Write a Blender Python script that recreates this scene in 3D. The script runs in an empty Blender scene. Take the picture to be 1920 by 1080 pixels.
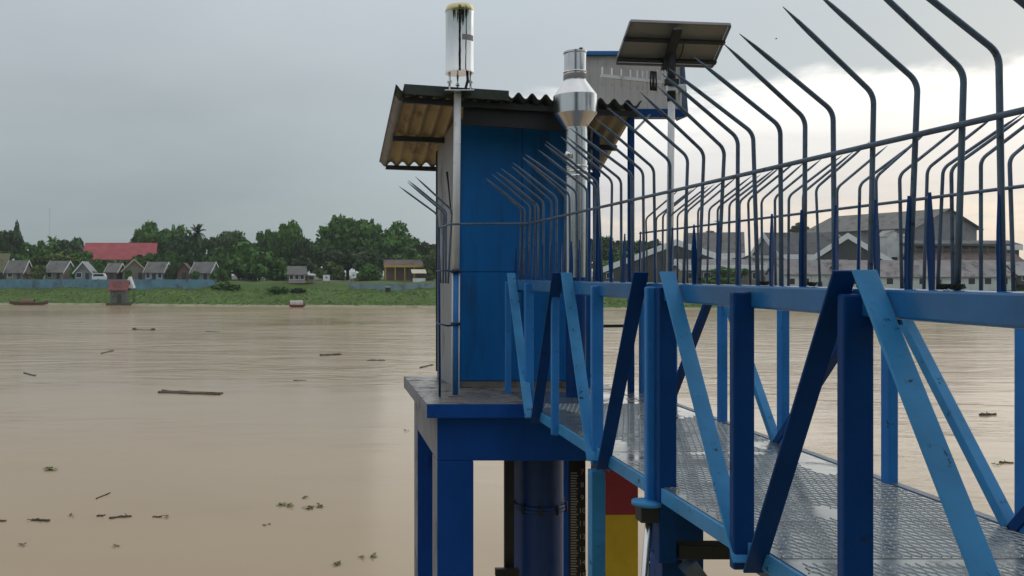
import bpy, bmesh, math, random
from mathutils import Vector, Matrix
R = math.radians
random.seed(7)
scene = bpy.context.scene
COL = scene.collection
EYE = 6.0            # eye height above the river
F = 1650.0           # focal length in photograph pixels
VX, VY = 600.0, 515.0

# ------------------------------------------------------------------ camera
cam_d = bpy.data.cameras.new('camera'); cam = bpy.data.objects.new('camera', cam_d); COL.objects.link(cam)
cam.location = (0, 0, EYE); cam.rotation_euler = (R(90), 0, 0)
cam_d.sensor_width = 36; cam_d.lens = F / 1920 * 36
cam_d.shift_x = (960 - VX) / 1920; cam_d.shift_y = -(540 - VY) / 1920
cam_d.clip_start = .05; cam_d.clip_end = 12000
scene.camera = cam
vs = scene.view_settings
vs.view_transform = 'Standard'; vs.look = 'None'; vs.exposure = 0; vs.gamma = 1; vs.use_curve_mapping = False

# ------------------------------------------------------------------ world
SUN_AZ, SUN_EL = R(42), R(13)
world = bpy.data.worlds.new('World'); scene.world = world; world.use_nodes = True
nt = world.node_tree; nt.nodes.clear()
class G:
    """small helper for node graphs"""
    def __init__(s, nt): s.nt = nt
    def n(s, t, **k):
        nd = s.nt.nodes.new(t)
        for a, b in k.items(): setattr(nd, a, b)
        return nd
    def put(s, sock, v):
        if isinstance(v, bpy.types.NodeSocket): s.nt.links.new(v, sock)
        else: sock.default_value = v
    def m(s, op, a, b=0.0, c=0.0):
        nd = s.n('ShaderNodeMath', operation=op)
        for i, v in enumerate((a, b, c)): s.put(nd.inputs[i], v)
        return nd.outputs[0]
    def ss(s, v, a, b, lo=0.0, hi=1.0):
        nd = s.n('ShaderNodeMapRange', interpolation_type='SMOOTHSTEP')
        s.put(nd.inputs[0], v); nd.inputs[1].default_value = a; nd.inputs[2].default_value = b
        nd.inputs[3].default_value = lo; nd.inputs[4].default_value = hi
        return nd.outputs[0]
    def mix(s, f, a, b, mode='MIX'):
        nd = s.n('ShaderNodeMix', data_type='RGBA', blend_type=mode)
        s.put(nd.inputs[0], f)
        for i, v in ((6, a), (7, b)):
            s.put(nd.inputs[i], v if isinstance(v, bpy.types.NodeSocket) else (*v[:3], 1.0))
        return nd.outputs[2]
    def noise(s, vec, scale, detail=4, rough=.55, dist=0.0):
        nd = s.n('ShaderNodeTexNoise'); nd.inputs['Scale'].default_value = scale
        nd.inputs['Detail'].default_value = detail; nd.inputs['Roughness'].default_value = rough
        nd.inputs['Distortion'].default_value = dist
        if vec is not None: s.put(nd.inputs['Vector'], vec)
        return nd.outputs[0]
    def scale(s, vec, sc, loc=(0, 0, 0)):
        nd = s.n('ShaderNodeMapping'); s.put(nd.inputs[0], vec)
        nd.inputs['Scale'].default_value = sc; nd.inputs['Location'].default_value = loc
        return nd.outputs[0]
    def ramp(s, v, stops):
        nd = s.n('ShaderNodeValToRGB'); s.put(nd.inputs[0], v)
        e = nd.color_ramp.elements
        while len(e) < len(stops): e.new(.5)
        for el, (p, c) in zip(e, stops):
            el.position = p; el.color = (*c, 1)
        return nd.outputs[0]

g = G(nt)
tc = g.n('ShaderNodeTexCoord')
sep = g.n('ShaderNodeSeparateXYZ'); nt.links.new(tc.outputs['Generated'], sep.inputs[0])
sx, sy, sz = sep.outputs
hl = g.m('SQRT', g.m('ADD', g.m('MULTIPLY', sx, sx), g.m('MULTIPLY', sy, sy)))
a_c = g.m('DIVIDE', g.m('ADD', g.m('MULTIPLY', sx, math.sin(R(42))), g.m('MULTIPLY', sy, math.cos(R(42)))), g.m('MAXIMUM', hl, .001))
zz = g.m('MAXIMUM', sz, 0.0)
pl = g.m('ADD', zz, .16)
cp = g.n('ShaderNodeCombineXYZ')
nt.links.new(g.m('DIVIDE', sx, pl), cp.inputs[0]); nt.links.new(g.m('DIVIDE', sy, pl), cp.inputs[1])
n_big = g.noise(cp.outputs[0], .8, 5, .5)
n_fine = g.noise(cp.outputs[0], 2.2, 6, .58, .3)
base = g.ramp(zz, [(0, (.28, .345, .375)), (.09, (.345, .405, .435)), (.2, (.445, .50, .53)), (.3, (.535, .59, .635)), (.6, (.78, .82, .84)), (1, (.95, .97, 1.0))])
base = g.mix(1.0, base, g.ramp(n_big, [(.3, (.9, .905, .92)), (.7, (1.1, 1.09, 1.07))]), 'MULTIPLY')
base = g.mix(g.ss(a_c, .45, -.5), base, g.mix(1.0, base, (.86, .87, .89), 'MULTIPLY'))
# brightening of the cloud deck towards the sun
wr = g.ss(a_c, .60, .965)
base = g.mix(g.m('MULTIPLY', wr, .5), base, (.60, .68, .73))
zw = g.m('ADD', sz, g.m('MULTIPLY', g.m('SUBTRACT', n_fine, .5), .11))
band_top = g.ss(zw, .172, .200, 1, 0)
br = g.ramp(zw, [(0, (.62, .61, .61)), (.030, (.70, .66, .635)), (.050, (.84, .765, .69)), (.075, (.675, .675, .685)), (.100, (.76, .765, .775)), (.128, (.86, .865, .87)), (.16, (1.08, 1.07, 1.05)), (.20, (1.2, 1.19, 1.16))])
patch = g.ss(n_fine, .47, .64)
br = g.mix(g.m('MULTIPLY', patch, g.m('ADD', .15, g.ss(zw, .06, .14, .25, 0))), br, (.60, .63, .68))
wb = g.m('MULTIPLY', g.ss(a_c, .81, .945), band_top)
cloud = g.mix(wb, base, br)
cloud = g.mix(g.ss(sz, -.02, 0.0, 1, 0), cloud, (.25, .22, .18))
bg_c = g.n('ShaderNodeBackground'); nt.links.new(cloud, bg_c.inputs[0]); bg_c.inputs[1].default_value = 1.0
sky = g.n('ShaderNodeTexSky', sky_type='NISHITA'); sky.sun_disc = False
sky.sun_elevation = SUN_EL; sky.sun_rotation = SUN_AZ
bg_s = g.n('ShaderNodeBackground'); nt.links.new(sky.outputs[0], bg_s.inputs[0]); bg_s.inputs[1].default_value = .08
mxs = g.n('ShaderNodeMixShader'); mxs.inputs[0].default_value = .93
nt.links.new(bg_s.outputs[0], mxs.inputs[1]); nt.links.new(bg_c.outputs[0], mxs.inputs[2])
wo = g.n('ShaderNodeOutputWorld'); nt.links.new(mxs.outputs[0], wo.inputs[0])

sun_d = bpy.data.lights.new('sun', 'SUN'); sun = bpy.data.objects.new('sun', sun_d); COL.objects.link(sun)
sun_d.energy = .5; sun_d.angle = R(75); sun_d.color = (1, .93, .82)
sd = Vector((math.sin(SUN_AZ) * math.cos(SUN_EL), math.cos(SUN_AZ) * math.cos(SUN_EL), math.sin(SUN_EL)))
sun.rotation_euler = sd.to_track_quat('Z', 'Y').to_euler()

# ------------------------------------------------------------------ materials
def mat(name, col, rough=.6, metal=0.0, var=.2, scale=3.0, bump=0.0, bscale=None, stain=None, stain_lo=.58, stain_hi=.68, stain_scale=6.0,
        stretch=(1, 1, 1), obj_var=0.0, rvar=0.0, spec=None, coat=0.0):
    m = bpy.data.materials.new(name); m.use_nodes = True
    t = m.node_tree; h = G(t); b = t.nodes['Principled BSDF']
    geo = h.n('ShaderNodeNewGeometry'); pos = h.scale(geo.outputs['Position'], stretch)
    nz = h.noise(pos, scale, 5, .6)
    lo = tuple(c * (1 - var) for c in col); hi = tuple(min(1, c * (1 + var)) for c in col)
    c = h.ramp(nz, [(.3, lo), (.7, hi)])
    if obj_var:
        oi = h.n('ShaderNodeObjectInfo')
        c = h.mix(1.0, c, h.ramp(oi.outputs['Random'], [(0, (1 - obj_var, 1 - obj_var * .8, 1 - obj_var)), (.5, (1, 1, 1)), (1, (1 + obj_var, 1 + obj_var * .7, 1))]), 'MULTIPLY')
    rsock = rough
    if stain:
        sn = h.noise(h.scale(geo.outputs['Position'], stretch, (3.1, 7.7, 1.3)), stain_scale, 7, .68)
        f = h.ss(sn, stain_lo, stain_hi)
        c = h.mix(f, c, stain)
        rsock = h.m('ADD', rough, h.m('MULTIPLY', f, .25))
    if rvar:
        rn = h.noise(pos, scale * 1.7, 4, .6)
        rsock = h.m('ADD', rsock, h.m('MULTIPLY', h.m('SUBTRACT', rn, .5), rvar * 2))
    h.put(b.inputs['Base Color'], c); h.put(b.inputs['Roughness'], rsock)
    b.inputs['Metallic'].default_value = metal
    if spec is not None: b.inputs['Specular IOR Level'].default_value = spec
    if coat: b.inputs['Coat Weight'].default_value = coat
    if bump:
        bn = h.n('ShaderNodeBump'); bn.inputs['Strength'].default_value = bump; bn.inputs['Distance'].default_value = .01
        t.links.new(h.noise(pos, bscale or scale * 6, 5, .6), bn.inputs['Height']); t.links.new(bn.outputs[0], b.inputs['Normal'])
    return m

RUST = (.045, .025, .015)
M = {}
M['blue'] = mat('blue_paint', (.003, .048, .19), .42, spec=.18, var=.16, scale=2.5, stain=(.012, .035, .07), stain_lo=.60, stain_hi=.70, stain_scale=9, bump=.12, bscale=40, rvar=.12)  # deep blue; also carries the shade on camera-facing posts and down-facing diagonals
M['blue_mid'] = mat('lit_azure_paint', (.030, .20, .55), .36, var=.16, scale=3, stain=(.015, .04, .08), stain_lo=.62, stain_hi=.70, stain_scale=9, bump=.1, bscale=40, spec=.25)  # same blue, lightened for posts that catch the light
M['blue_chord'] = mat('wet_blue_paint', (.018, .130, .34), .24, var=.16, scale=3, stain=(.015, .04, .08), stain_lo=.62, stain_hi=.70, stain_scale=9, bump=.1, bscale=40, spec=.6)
M['blue_lt'] = mat('lit_blue_paint', (.044, .255, .53), .40, spec=.3, var=.18, scale=3, stain=(.03, .055, .075), stain_lo=.60, stain_hi=.68, stain_scale=15, bump=.12, bscale=40, rvar=.12)  # lit copy of the blue; sky light on up-facing diagonals is in the colour
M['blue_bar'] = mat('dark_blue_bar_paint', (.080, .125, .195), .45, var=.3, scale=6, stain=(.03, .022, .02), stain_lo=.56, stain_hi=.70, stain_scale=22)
M['hut'] = mat('hut_blue_panel', (.0075, .140, .43), .42, spec=.22, var=.14, scale=1.6, stain=(.010, .075, .20), stain_lo=.48, stain_hi=.74, stain_scale=2.6, bump=.1, bscale=5, stretch=(1.6, 1, .22), rvar=.15)
M['pale_wall'] = mat('weathered_pale_panel', (.30, .31, .33), .6, var=.12, scale=3, stain=(.12, .13, .13), stain_lo=.55, stain_hi=.72, stain_scale=3, stretch=(1, 1, .3))
M['concrete_blue'] = mat('blue_painted_concrete', (.005, .070, .335), .6, spec=.15, var=.16, scale=2, stain=(.006, .035, .15), stain_lo=.56, stain_hi=.74, stain_scale=3, bump=.25, bscale=25, stretch=(1, 1, .5))
M['bare_side'] = mat('bare_grey_render', (.235, .235, .265), .75, var=.14, scale=3, stain=(.13, .13, .14), stain_lo=.52, stain_hi=.72, stain_scale=3, stretch=(1, 1, .5), bump=.25, bscale=30)
M['concrete'] = mat('wet_concrete', (.20, .185, .165), .35, var=.28, scale=4, stain=(.09, .085, .075), stain_lo=.48, stain_hi=.62, stain_scale=5, bump=.3, bscale=50, rvar=.25)
M['red'] = mat('red_paint', (.26, .014, .025), .6, var=.15, scale=4, bump=.2, bscale=25)
M['yellow'] = mat('yellow_paint', (.52, .335, .008), .6, var=.12, scale=4, bump=.2, bscale=25)
M['white'] = mat('white_paint', (.80, .80, .82), .4, var=.08, scale=5, stain=(.42, .42, .42), stain_lo=.6, stain_hi=.74)
M['steel'] = mat('polished_stainless', (.80, .79, .77), .06, 1.0, var=.03, scale=3)
M['steel_dull'] = mat('brushed_stainless', (.74, .74, .74), .24, 1.0, var=.06, scale=6)
M['brass'] = mat('brass_rim', (.70, .60, .34), .22, 1.0, var=.05)
M['galv'] = mat('galvanised_deck', (.13, .16, .175), .16, .25, var=.2, scale=3.5, stain=(.09, .11, .12), stain_lo=.5, stain_hi=.64, stain_scale=3, rvar=.2)
M['galv_strand'] = mat('galvanised_tread', (.24, .28, .30), .32, .35, var=.25, scale=6, stain=(.22, .24, .25), stain_lo=.55, stain_hi=.7, stain_scale=4)
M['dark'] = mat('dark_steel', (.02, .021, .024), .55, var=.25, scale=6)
M['roof_top'] = mat('mossy_sheet_top', (.045, .055, .048), .8, var=.4, scale=8, bump=.3)
M['roof_under'] = mat('rusty_sheet_underside', (.36, .29, .17), .7, var=.22, scale=3.5, stain=(.16, .12, .09), stain_lo=.5, stain_hi=.68, stain_scale=5, stretch=(1, .3, 1))
M['roof_edge'] = mat('grey_sheet_edge', (.24, .24, .25), .7, var=.2, scale=5)
M['board'] = mat('grey_board_back', (.56, .53, .52), .6, var=.12, scale=2.5, stain=(.42, .40, .39), stain_lo=.55, stain_hi=.7, stain_scale=3)
M['trim'] = mat('bright_blue_trim', (.02, .17, .48), .4, var=.12)
M['backsheet'] = mat('panel_backsheet', (.30, .29, .275), .5, var=.08)
M['alu'] = mat('aluminium', (.62, .62, .63), .35, .8, var=.08)
M['alu_dark'] = mat('weathered_frame', (.20, .20, .21), .4, .5)
M['cell'] = mat('solar_cells', (.012, .018, .05), .1, var=.2, scale=12)
M['black'] = mat('black_board', (.014, .014, .015), .5, var=.25, scale=8, stain=(.045, .03, .02), stain_lo=.56, stain_hi=.72)
M['tick'] = mat('gauge_tick', (.34, .34, .32), .6, var=.2, scale=10)
M['grey_label'] = mat('grey_label', (.30, .28, .28), .5, var=.1)
M['sand'] = mat('sand', (.3, .26, .2), .9)

# ------------------------------------------------------------------ mesh builder
class MB:
    def __init__(s): s.v = []; s.f = []; s.mi = []; s.sm = []
    def quad(s, pts, mi=0, sm=False):
        k = len(s.v); s.v += [tuple(p) for p in pts]; s.f.append(tuple(range(k, k + len(pts)))); s.mi.append(mi); s.sm.append(sm)
    def hexa(s, b, t, mi=0):
        """b, t: four bottom points counter-clockwise from above, four top points"""
        k = len(s.v); s.v += [tuple(p) for p in b] + [tuple(p) for p in t]
        for f in ((3, 2, 1, 0), (4, 5, 6, 7), (0, 1, 5, 4), (1, 2, 6, 5), (2, 3, 7, 6), (3, 0, 4, 7)):
            s.f.append(tuple(k + i for i in f)); s.mi.append(mi); s.sm.append(False)
    def box(s, x0, x1, y0, y1, z0, z1, mi=0):
        s.hexa([(x0, y0, z0), (x1, y0, z0), (x1, y1, z0), (x0, y1, z0)], [(x0, y0, z1), (x1, y0, z1), (x1, y1, z1), (x0, y1, z1)], mi)
    def bar(s, p0, p1, w, h, side=(1, 0, 0), mi=0):
        """bar from p0 to p1, w along side, h along the third axis"""
        p0, p1 = Vector(p0), Vector(p1); d = (p1 - p0).normalized(); u = Vector(side); u = (u - d * u.dot(d)).normalized(); n = d.cross(u)
        q = lambda p: [p - u * w / 2 - n * h / 2, p + u * w / 2 - n * h / 2, p + u * w / 2 + n * h / 2, p - u * w / 2 + n * h / 2]
        s.hexa(q(p0), q(p1), mi)
    def tube(s, pts, r, n=8, mi=0, caps=True):
        pts = [Vector(p) for p in pts]; rs = r if isinstance(r, (list, tuple)) else [r] * len(pts)
        k = len(s.v); up = None
        for i, p in enumerate(pts):
            d = (pts[min(i + 1, len(pts) - 1)] - pts[max(i - 1, 0)]).normalized()
            if up is None: up = d.orthogonal().normalized()
            up = (up - d * up.dot(d)).normalized(); w = d.cross(up)
            for j in range(n):
                a = 2 * math.pi * j / n
                s.v.append(tuple(p + (up * math.cos(a) + w * math.sin(a)) * rs[i]))
        for i in range(len(pts) - 1):
            for j in range(n):
                a, b = k + i * n + j, k + i * n + (j + 1) % n
                s.f.append((a, b, b + n, a + n)); s.mi.append(mi); s.sm.append(True)
        if caps:
            s.f.append(tuple(k + j for j in reversed(range(n)))); s.mi.append(mi); s.sm.append(False)
            e = k + (len(pts) - 1) * n
            s.f.append(tuple(e + j for j in range(n))); s.mi.append(mi); s.sm.append(False)
    def lathe(s, prof, c=(0, 0, 0), n=32, mi=0, smooth=True):
        k = len(s.v)
        for r, z in prof:
            for j in range(n):
                a = 2 * math.pi * j / n; s.v.append((c[0] + r * math.cos(a), c[1] + r * math.sin(a), c[2] + z))
        for i in range(len(prof) - 1):
            for j in range(n):
                a, b = k + i * n + j, k + i * n + (j + 1) % n
                s.f.append((a, b, b + n, a + n)); s.mi.append(mi); s.sm.append(smooth)
    def prism(s, poly, axis, a0, a1, mi=0):
        """poly 2D list in the two other axes, extruded along axis 0/1/2"""
        def P(p, a):
            q = list(p); q.insert(axis, a); return tuple(q)
        k = len(s.v); n = len(poly)
        s.v += [P(p, a0) for p in poly] + [P(p, a1) for p in poly]
        s.f.append(tuple(k + i for i in range(n))); s.f.append(tuple(k + n + i for i in reversed(range(n))))
        s.mi += [mi, mi]; s.sm += [False, False]
        for i in range(n):
            j = (i + 1) % n
            s.f.append((k + j, k + i, k + n + i, k + n + j)); s.mi.append(mi); s.sm.append(False)
    def mesh(s, name, mats, off=(0, 0, 0)):
        me = bpy.data.meshes.new(name)
        me.from_pydata([(x - off[0], y - off[1], z - off[2]) for x, y, z in s.v], [], s.f)
        for m in (mats if isinstance(mats, (list, tuple)) else [mats]): me.materials.append(m)
        me.polygons.foreach_set('material_index', s.mi); me.polygons.foreach_set('use_smooth', s.sm)
        me.update()
        return me
    def build(s, name, mats, parent=None, off=(0, 0, 0), bevel=0.0, fix=True):
        me = s.mesh(name, mats, off)
        if fix:
            bm = bmesh.new(); bm.from_mesh(me); bmesh.ops.recalc_face_normals(bm, faces=bm.faces); bm.to_mesh(me); bm.free()
        o = bpy.data.objects.new(name, me); COL.objects.link(o)
        if parent: o.parent = parent
        if bevel:
            bv = o.modifiers.new('bevel', 'BEVEL'); bv.width = bevel; bv.segments = 2; bv.limit_method = 'ANGLE'
        return o

def tag(o, label=None, cat=None, group=None, kind=None):
    if label: o['label'] = label
    if cat: o['category'] = cat
    if group: o['group'] = group
    if kind: o['kind'] = kind
    return o
def thing(name, label, cat, loc=(0, 0, 0), rz=0.0, group=None):
    o = bpy.data.objects.new(name, None); COL.objects.link(o); o.empty_display_size = .2
    o.location = loc; o.rotation_euler = (0, 0, rz)
    return tag(o, label, cat, group)
def inst(me, name, parent=None, loc=(0, 0, 0), rot=(0, 0, 0), sc=(1, 1, 1)):
    o = bpy.data.objects.new(name, me); COL.objects.link(o)
    if parent: o.parent = parent
    o.location = loc; o.rotation_euler = rot; o.scale = sc
    return o
def Z(zr): return EYE + zr
def px(x, y, Y): return ((x - VX) / F * Y, Y, EYE + (VY - y) / F * Y)

# ================================================================== SETTING: river
def water_material():
    m = bpy.data.materials.new('muddy_river_water'); m.use_nodes = True
    t = m.node_tree; h = G(t); b = t.nodes['Principled BSDF']
    pos = h.n('ShaderNodeNewGeometry').outputs['Position']
    n1 = h.noise(h.scale(pos, (.03, .05, 1)), 1.0, 4, .55, .4)
    n2 = h.noise(h.scale(pos, (.16, .3, 1)), 1.0, 5, .6)
    c = h.ramp(n1, [(.3, (.415, .302, .186)), (.7, (.49, .364, .229))])
    c = h.mix(h.m('MULTIPLY', h.ss(n2, .5, .75), .25), c, (.345, .255, .158))
    h.put(b.inputs['Base Color'], c); b.inputs['IOR'].default_value = 1.33; b.inputs['Specular IOR Level'].default_value = .22
    h.put(b.inputs['Roughness'], h.m('ADD', .10, h.m('MULTIPLY', n1, .10)))
    # ripples: calmer near the left bank, livelier in the run of the current
    calm = h.ss(h.noise(h.scale(pos, (.022, .035, 1), (4.2, .7, 0)), 1.0, 3, .5, .6), .40, .62)
    sp_ = h.n('ShaderNodeSeparateXYZ'); t.links.new(pos, sp_.inputs[0])
    zone = h.m('MULTIPLY', h.m('MULTIPLY', h.ss(sp_.outputs[1], 40, 66), h.ss(sp_.outputs[1], 175, 120)), h.ss(sp_.outputs[0], -38, 0))
    zone = h.m('MULTIPLY', zone, h.ss(h.noise(h.scale(pos, (.05, .11, 1), (1.7, 3.1, 0)), 1.0, 4, .6, .7), .36, .60))
    calm = h.m('ADD', h.m('MULTIPLY', calm, .55), h.m('MULTIPLY', zone, 1.1))
    w1 = h.noise(h.scale(pos, (.55, 1.5, 1)), 1.0, 4, .6, .5)
    w2 = h.noise(h.scale(pos, (2.2, 5.0, 1)), 1.0, 3, .6, .3)
    w3 = h.noise(h.scale(pos, (.12, .28, 1)), 1.0, 3, .5, .8)
    hh = h.m('ADD', h.m('MULTIPLY', w1, .55), h.m('ADD', h.m('MULTIPLY', w2, .10), h.m('MULTIPLY', w3, 2.0)))
    bp = h.n('ShaderNodeBump'); bp.inputs['Distance'].default_value = .26
    h.put(bp.inputs['Strength'], h.m('MULTIPLY', h.m('ADD', .07, h.m('MULTIPLY', calm, .62)), h.m('MAXIMUM', h.ss(sp_.outputs[1], 22, 62, .28, 1), h.ss(sp_.outputs[0], 2, 14))))
    t.links.new(hh, bp.inputs['Height']); t.links.new(bp.outputs[0], b.inputs['Normal'])
    return m
mb = MB(); mb.quad([(-800, -60, 0), (800, -60, 0), (800, 340, 0), (-800, 340, 0)])
tag(mb.build('river', water_material(), fix=False), kind='structure')

# ================================================================== SETTING: far bank
def yw(x): return 163 - .21 * max(-900, min(260, x)) + 1.2 * math.sin(x * .11) + .7 * math.sin(x * .31 + 1)
def bank_z(x, s):
    P = [(-8, -.8), (0, -.02), (2.5, .30), (6, .9), (12, 2.1), (19.5, 2.75), (23, 3.1), (27, 4.4), (60, 4.7), (300, 5.0), (5000, 5.6)]
    z = P[-1][1]
    for (a, za), (b, zb) in zip(P, P[1:]):
        if s <= b:
            z = za + (zb - za) * max(0, (s - a)) / (b - a); break
    if s > 3: z += min(1, (s - 3) / 8) * .16 * (math.sin(x * .23 + s * .4) + math.sin(x * .57 - s * .2))
    return z
def at(pxl, s, dz=0.0):
    """ground point seen at photograph column pxl, s metres behind the waterline"""
    k = (pxl - VX) / F; Y = (163 + s) / (1 + .21 * k)
    X = k * Y; Y = yw(X) + s
    X = k * Y
    return Vector((X, Y, bank_z(X, Y - yw(X)) + dz))
mgrass = mat('bank_grass', (.066, .130, .012), .85, var=.25, scale=.2, stain=(.105, .10, .022), stain_lo=.50, stain_hi=.70, stain_scale=.16, bump=.4, bscale=3)
mbare = mat('bare_bank', (.33, .29, .20), .85, var=.25, scale=.5, stain=(.12, .15, .05), stain_lo=.52, stain_hi=.64, stain_scale=.5)
mearth = mat('village_ground', (.10, .105, .05), .9, var=.4, scale=.3)
xs = [-800, -600] + [(-450 + 3 * i) for i in range(0, 231)] + [300, 400, 600, 800]
ss_ = [-8, 0, 1.2, 2.5, 4, 6, 9, 12, 16, 19.5, 23, 25, 27, 35, 60, 120, 300, 600]
mb = MB()
for x in xs:
    for s in ss_: mb.v.append((x, yw(x) + s, bank_z(x, s)))
n = len(ss_)
for i in range(len(xs) - 1):
    for j in range(n - 1):
        a = i * n + j
        mb.f.append((a, a + n, a + n + 1, a + 1)); mb.sm.append(True)
        mb.mi.append(1 if ss_[j] < 2.4 else (0 if ss_[j] < 27 else 2))
tag(mb.build('far_bank', [mgrass, mbare, mearth]), kind='structure')

# unseen near bank; tree belt added to block low sky and darken reflections
mb = MB(); nxs = list(range(-200, 201, 10)); nys = [(-2.5, -1.0), (-5, 1.6), (-8, 3.9), (-14, 4.3), (-58, 4.8)]
for x in nxs:
    for yy, zz_ in nys: mb.v.append((x, yy + 1.2 * math.sin(x * .17), zz_ + .15 * math.sin(x * .4 + yy)))
for i in range(len(nxs) - 1):
    for j in range(4):
        a = i * 5 + j; mb.f.append((a, a + 1, a + 6, a + 5)); mb.mi.append(0); mb.sm.append(True)
tag(mb.build('near_bank', mgrass), kind='structure')
mb = MB(); rg = random.Random(21)
for i in range(130):
    c = Vector((rg.uniform(-70, 80), rg.uniform(-34, -18), rg.uniform(6.5, 10)))
    if i < 60: c = Vector((rg.uniform(-3.6, 1.0), rg.uniform(-16, -13), 5 + i * .37))  # tall clump added behind the camera for the gauge's dark reflected stripe
    elif i < 90: c = Vector((rg.uniform(19.2, 20.4), rg.uniform(-10, -7), 5 + (i - 60) * .75))  # second added clump, for a narrower reflected stripe
    for k in range(170 if i >= 90 else 420):
        d = Vector((rg.gauss(0, 1), rg.gauss(0, 1), rg.gauss(0, 1))).normalized() * (rg.uniform(1.6, 4.2) if i >= 90 else rg.uniform(.3, 2.0 if i < 60 else 1.4)); d.z *= .8
        p = c + d; u = Vector((rg.gauss(0, 1), rg.gauss(0, 1), rg.gauss(0, 1))).normalized(); w = u.orthogonal().normalized(); l = rg.uniform(.4, .8)
        mb.quad([p - u * l, p - w * l * .6, p + u * l, p + w * l * .6])
    mb.tube([(c.x, c.y, 4), (c.x, c.y, c.z + 1)], [.25, .1], 6)
tag(mb.build('added_near_wood', mat('added_near_leaf', (.022, .026, .018), .8, var=.4, scale=.6), fix=False), kind='stuff')  # unseen foliage, darkened for the reflections

# evening haze over the river
hz = bpy.data.materials.new('river_haze'); hz.use_nodes = True; ht = hz.node_tree; ht.nodes.clear()
ho = ht.nodes.new('ShaderNodeOutputMaterial'); pv = ht.nodes.new('ShaderNodeVolumePrincipled')
pv.inputs['Density'].default_value = .00028; pv.inputs['Color'].default_value = (.88, .95, .96, 1); pv.inputs['Anisotropy'].default_value = .2
ht.links.new(pv.outputs[0], ho.inputs['Volume'])
mb = MB(); mb.box(-820, 820, -70, 1120, -2.2, 31)
tag(mb.build('haze', hz), kind='stuff')

# tufts of grass over the slope
mtuft = mat('bank_tuft', (.072, .142, .012), .8, var=.42, scale=.3, stain=(.10, .095, .025), stain_lo=.54, stain_hi=.66, stain_scale=.4)
mb = MB()
rg = random.Random(3)
for i in range(9000):
    x = rg.uniform(-95, 150); s = 2.0 + 19 * rg.random() ** 1.0
    y = yw(x) + s; z = bank_z(x, s) - .05
    hgt = rg.uniform(.10, .30) * (2.2 if rg.random() < .05 else 1); w = rg.uniform(.12, .4); bk = hgt * rg.uniform(.6, 1.8); a = rg.uniform(-.6, .6); lean = rg.uniform(-.3, .3)
    ca, sa = math.cos(a) * w, math.sin(a) * w
    mb.quad([(x - ca, y - sa, z), (x + ca, y + sa, z), (x + ca * .7 + lean, y + sa * .7 + bk, z + hgt + .05), (x - ca * .3 + lean, y - sa * .3 + bk, z + hgt * rg.uniform(.7, 1.1) + .05)])
tag(mb.build('grass', mtuft, fix=False), kind='stuff')

# ================================================================== trees
def leafmat(name, col, t=.35):
    m = mat(name, col, .75, var=.45, scale=.45, obj_var=.22)
    return m
ML = {'dark': leafmat('dark_leaf', (.035, .078, .016)), 'mid': leafmat('mid_leaf', (.060, .160, .020)), 'light': leafmat('light_leaf', (.070, .155, .018)),
      'olive': leafmat('olive_leaf', (.092, .140, .022)), 'grey': leafmat('hazy_leaf', (.060, .118, .034))}
MBARK = mat('bark', (.10, .085, .065), .9, var=.3, scale=3)
def crown_mesh(name, seed, clumps, per, size, flat=1.0, top_heavy=0.0, leaf=(.28, .55)):
    """unit crown: x,y in -1..1, z 0..1"""
    rg = random.Random(seed); mb = MB(); cs = []
    for i in range(clumps):
        for _ in range(40):
            p = Vector((rg.uniform(-1, 1), rg.uniform(-1, 1), rg.uniform(-1, 1)))
            if p.length < .86 and p.length > .25: break
        z = (p.z * .5 + .5)
        if top_heavy: z = z ** (1 - top_heavy)
        cs.append((Vector((p.x, p.y, z)), rg.uniform(.45, 1.4) * size))
    for c, r in cs:
        for k in range(per):
            d = Vector((rg.gauss(0, 1), rg.gauss(0, 1), rg.gauss(0, 1))).normalized()
            rr = r * rg.uniform(.55, 1.08)
            p = c + Vector((d.x * rr, d.y * rr, d.z * rr * .62 * flat))
            u = Vector((rg.gauss(0, 1), rg.gauss(0, 1), rg.gauss(0, .6))).normalized(); w = (d + Vector((rg.gauss(0, .5), rg.gauss(0, .5), rg.gauss(0, .5)))).cross(u).normalized()
            l = rg.uniform(*leaf) * .13
            mb.quad([p - u * l, p - w * l * .55, p + u * l, p + w * l * .55])
    return mb
CROWN = {}
def crown(kind, seed):
    key = (kind, seed)
    if key not in CROWN:
        if kind == 'dome': mb = crown_mesh(kind, seed, 30, 170, .29, leaf=(.4, .9))
        elif kind == 'loose': mb = crown_mesh(kind, seed, 22, 130, .25, leaf=(.5, 1.0))
        elif kind == 'tall': mb = crown_mesh(kind, seed, 30, 140, .30, leaf=(.45, .95))
        elif kind == 'shrub': mb = crown_mesh(kind, seed, 14, 130, .36, leaf=(.7, 1.5))
        CROWN[key] = mb.mesh('crown', ML['mid'])
    return CROWN[key]
TREE_N = [0]
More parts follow.
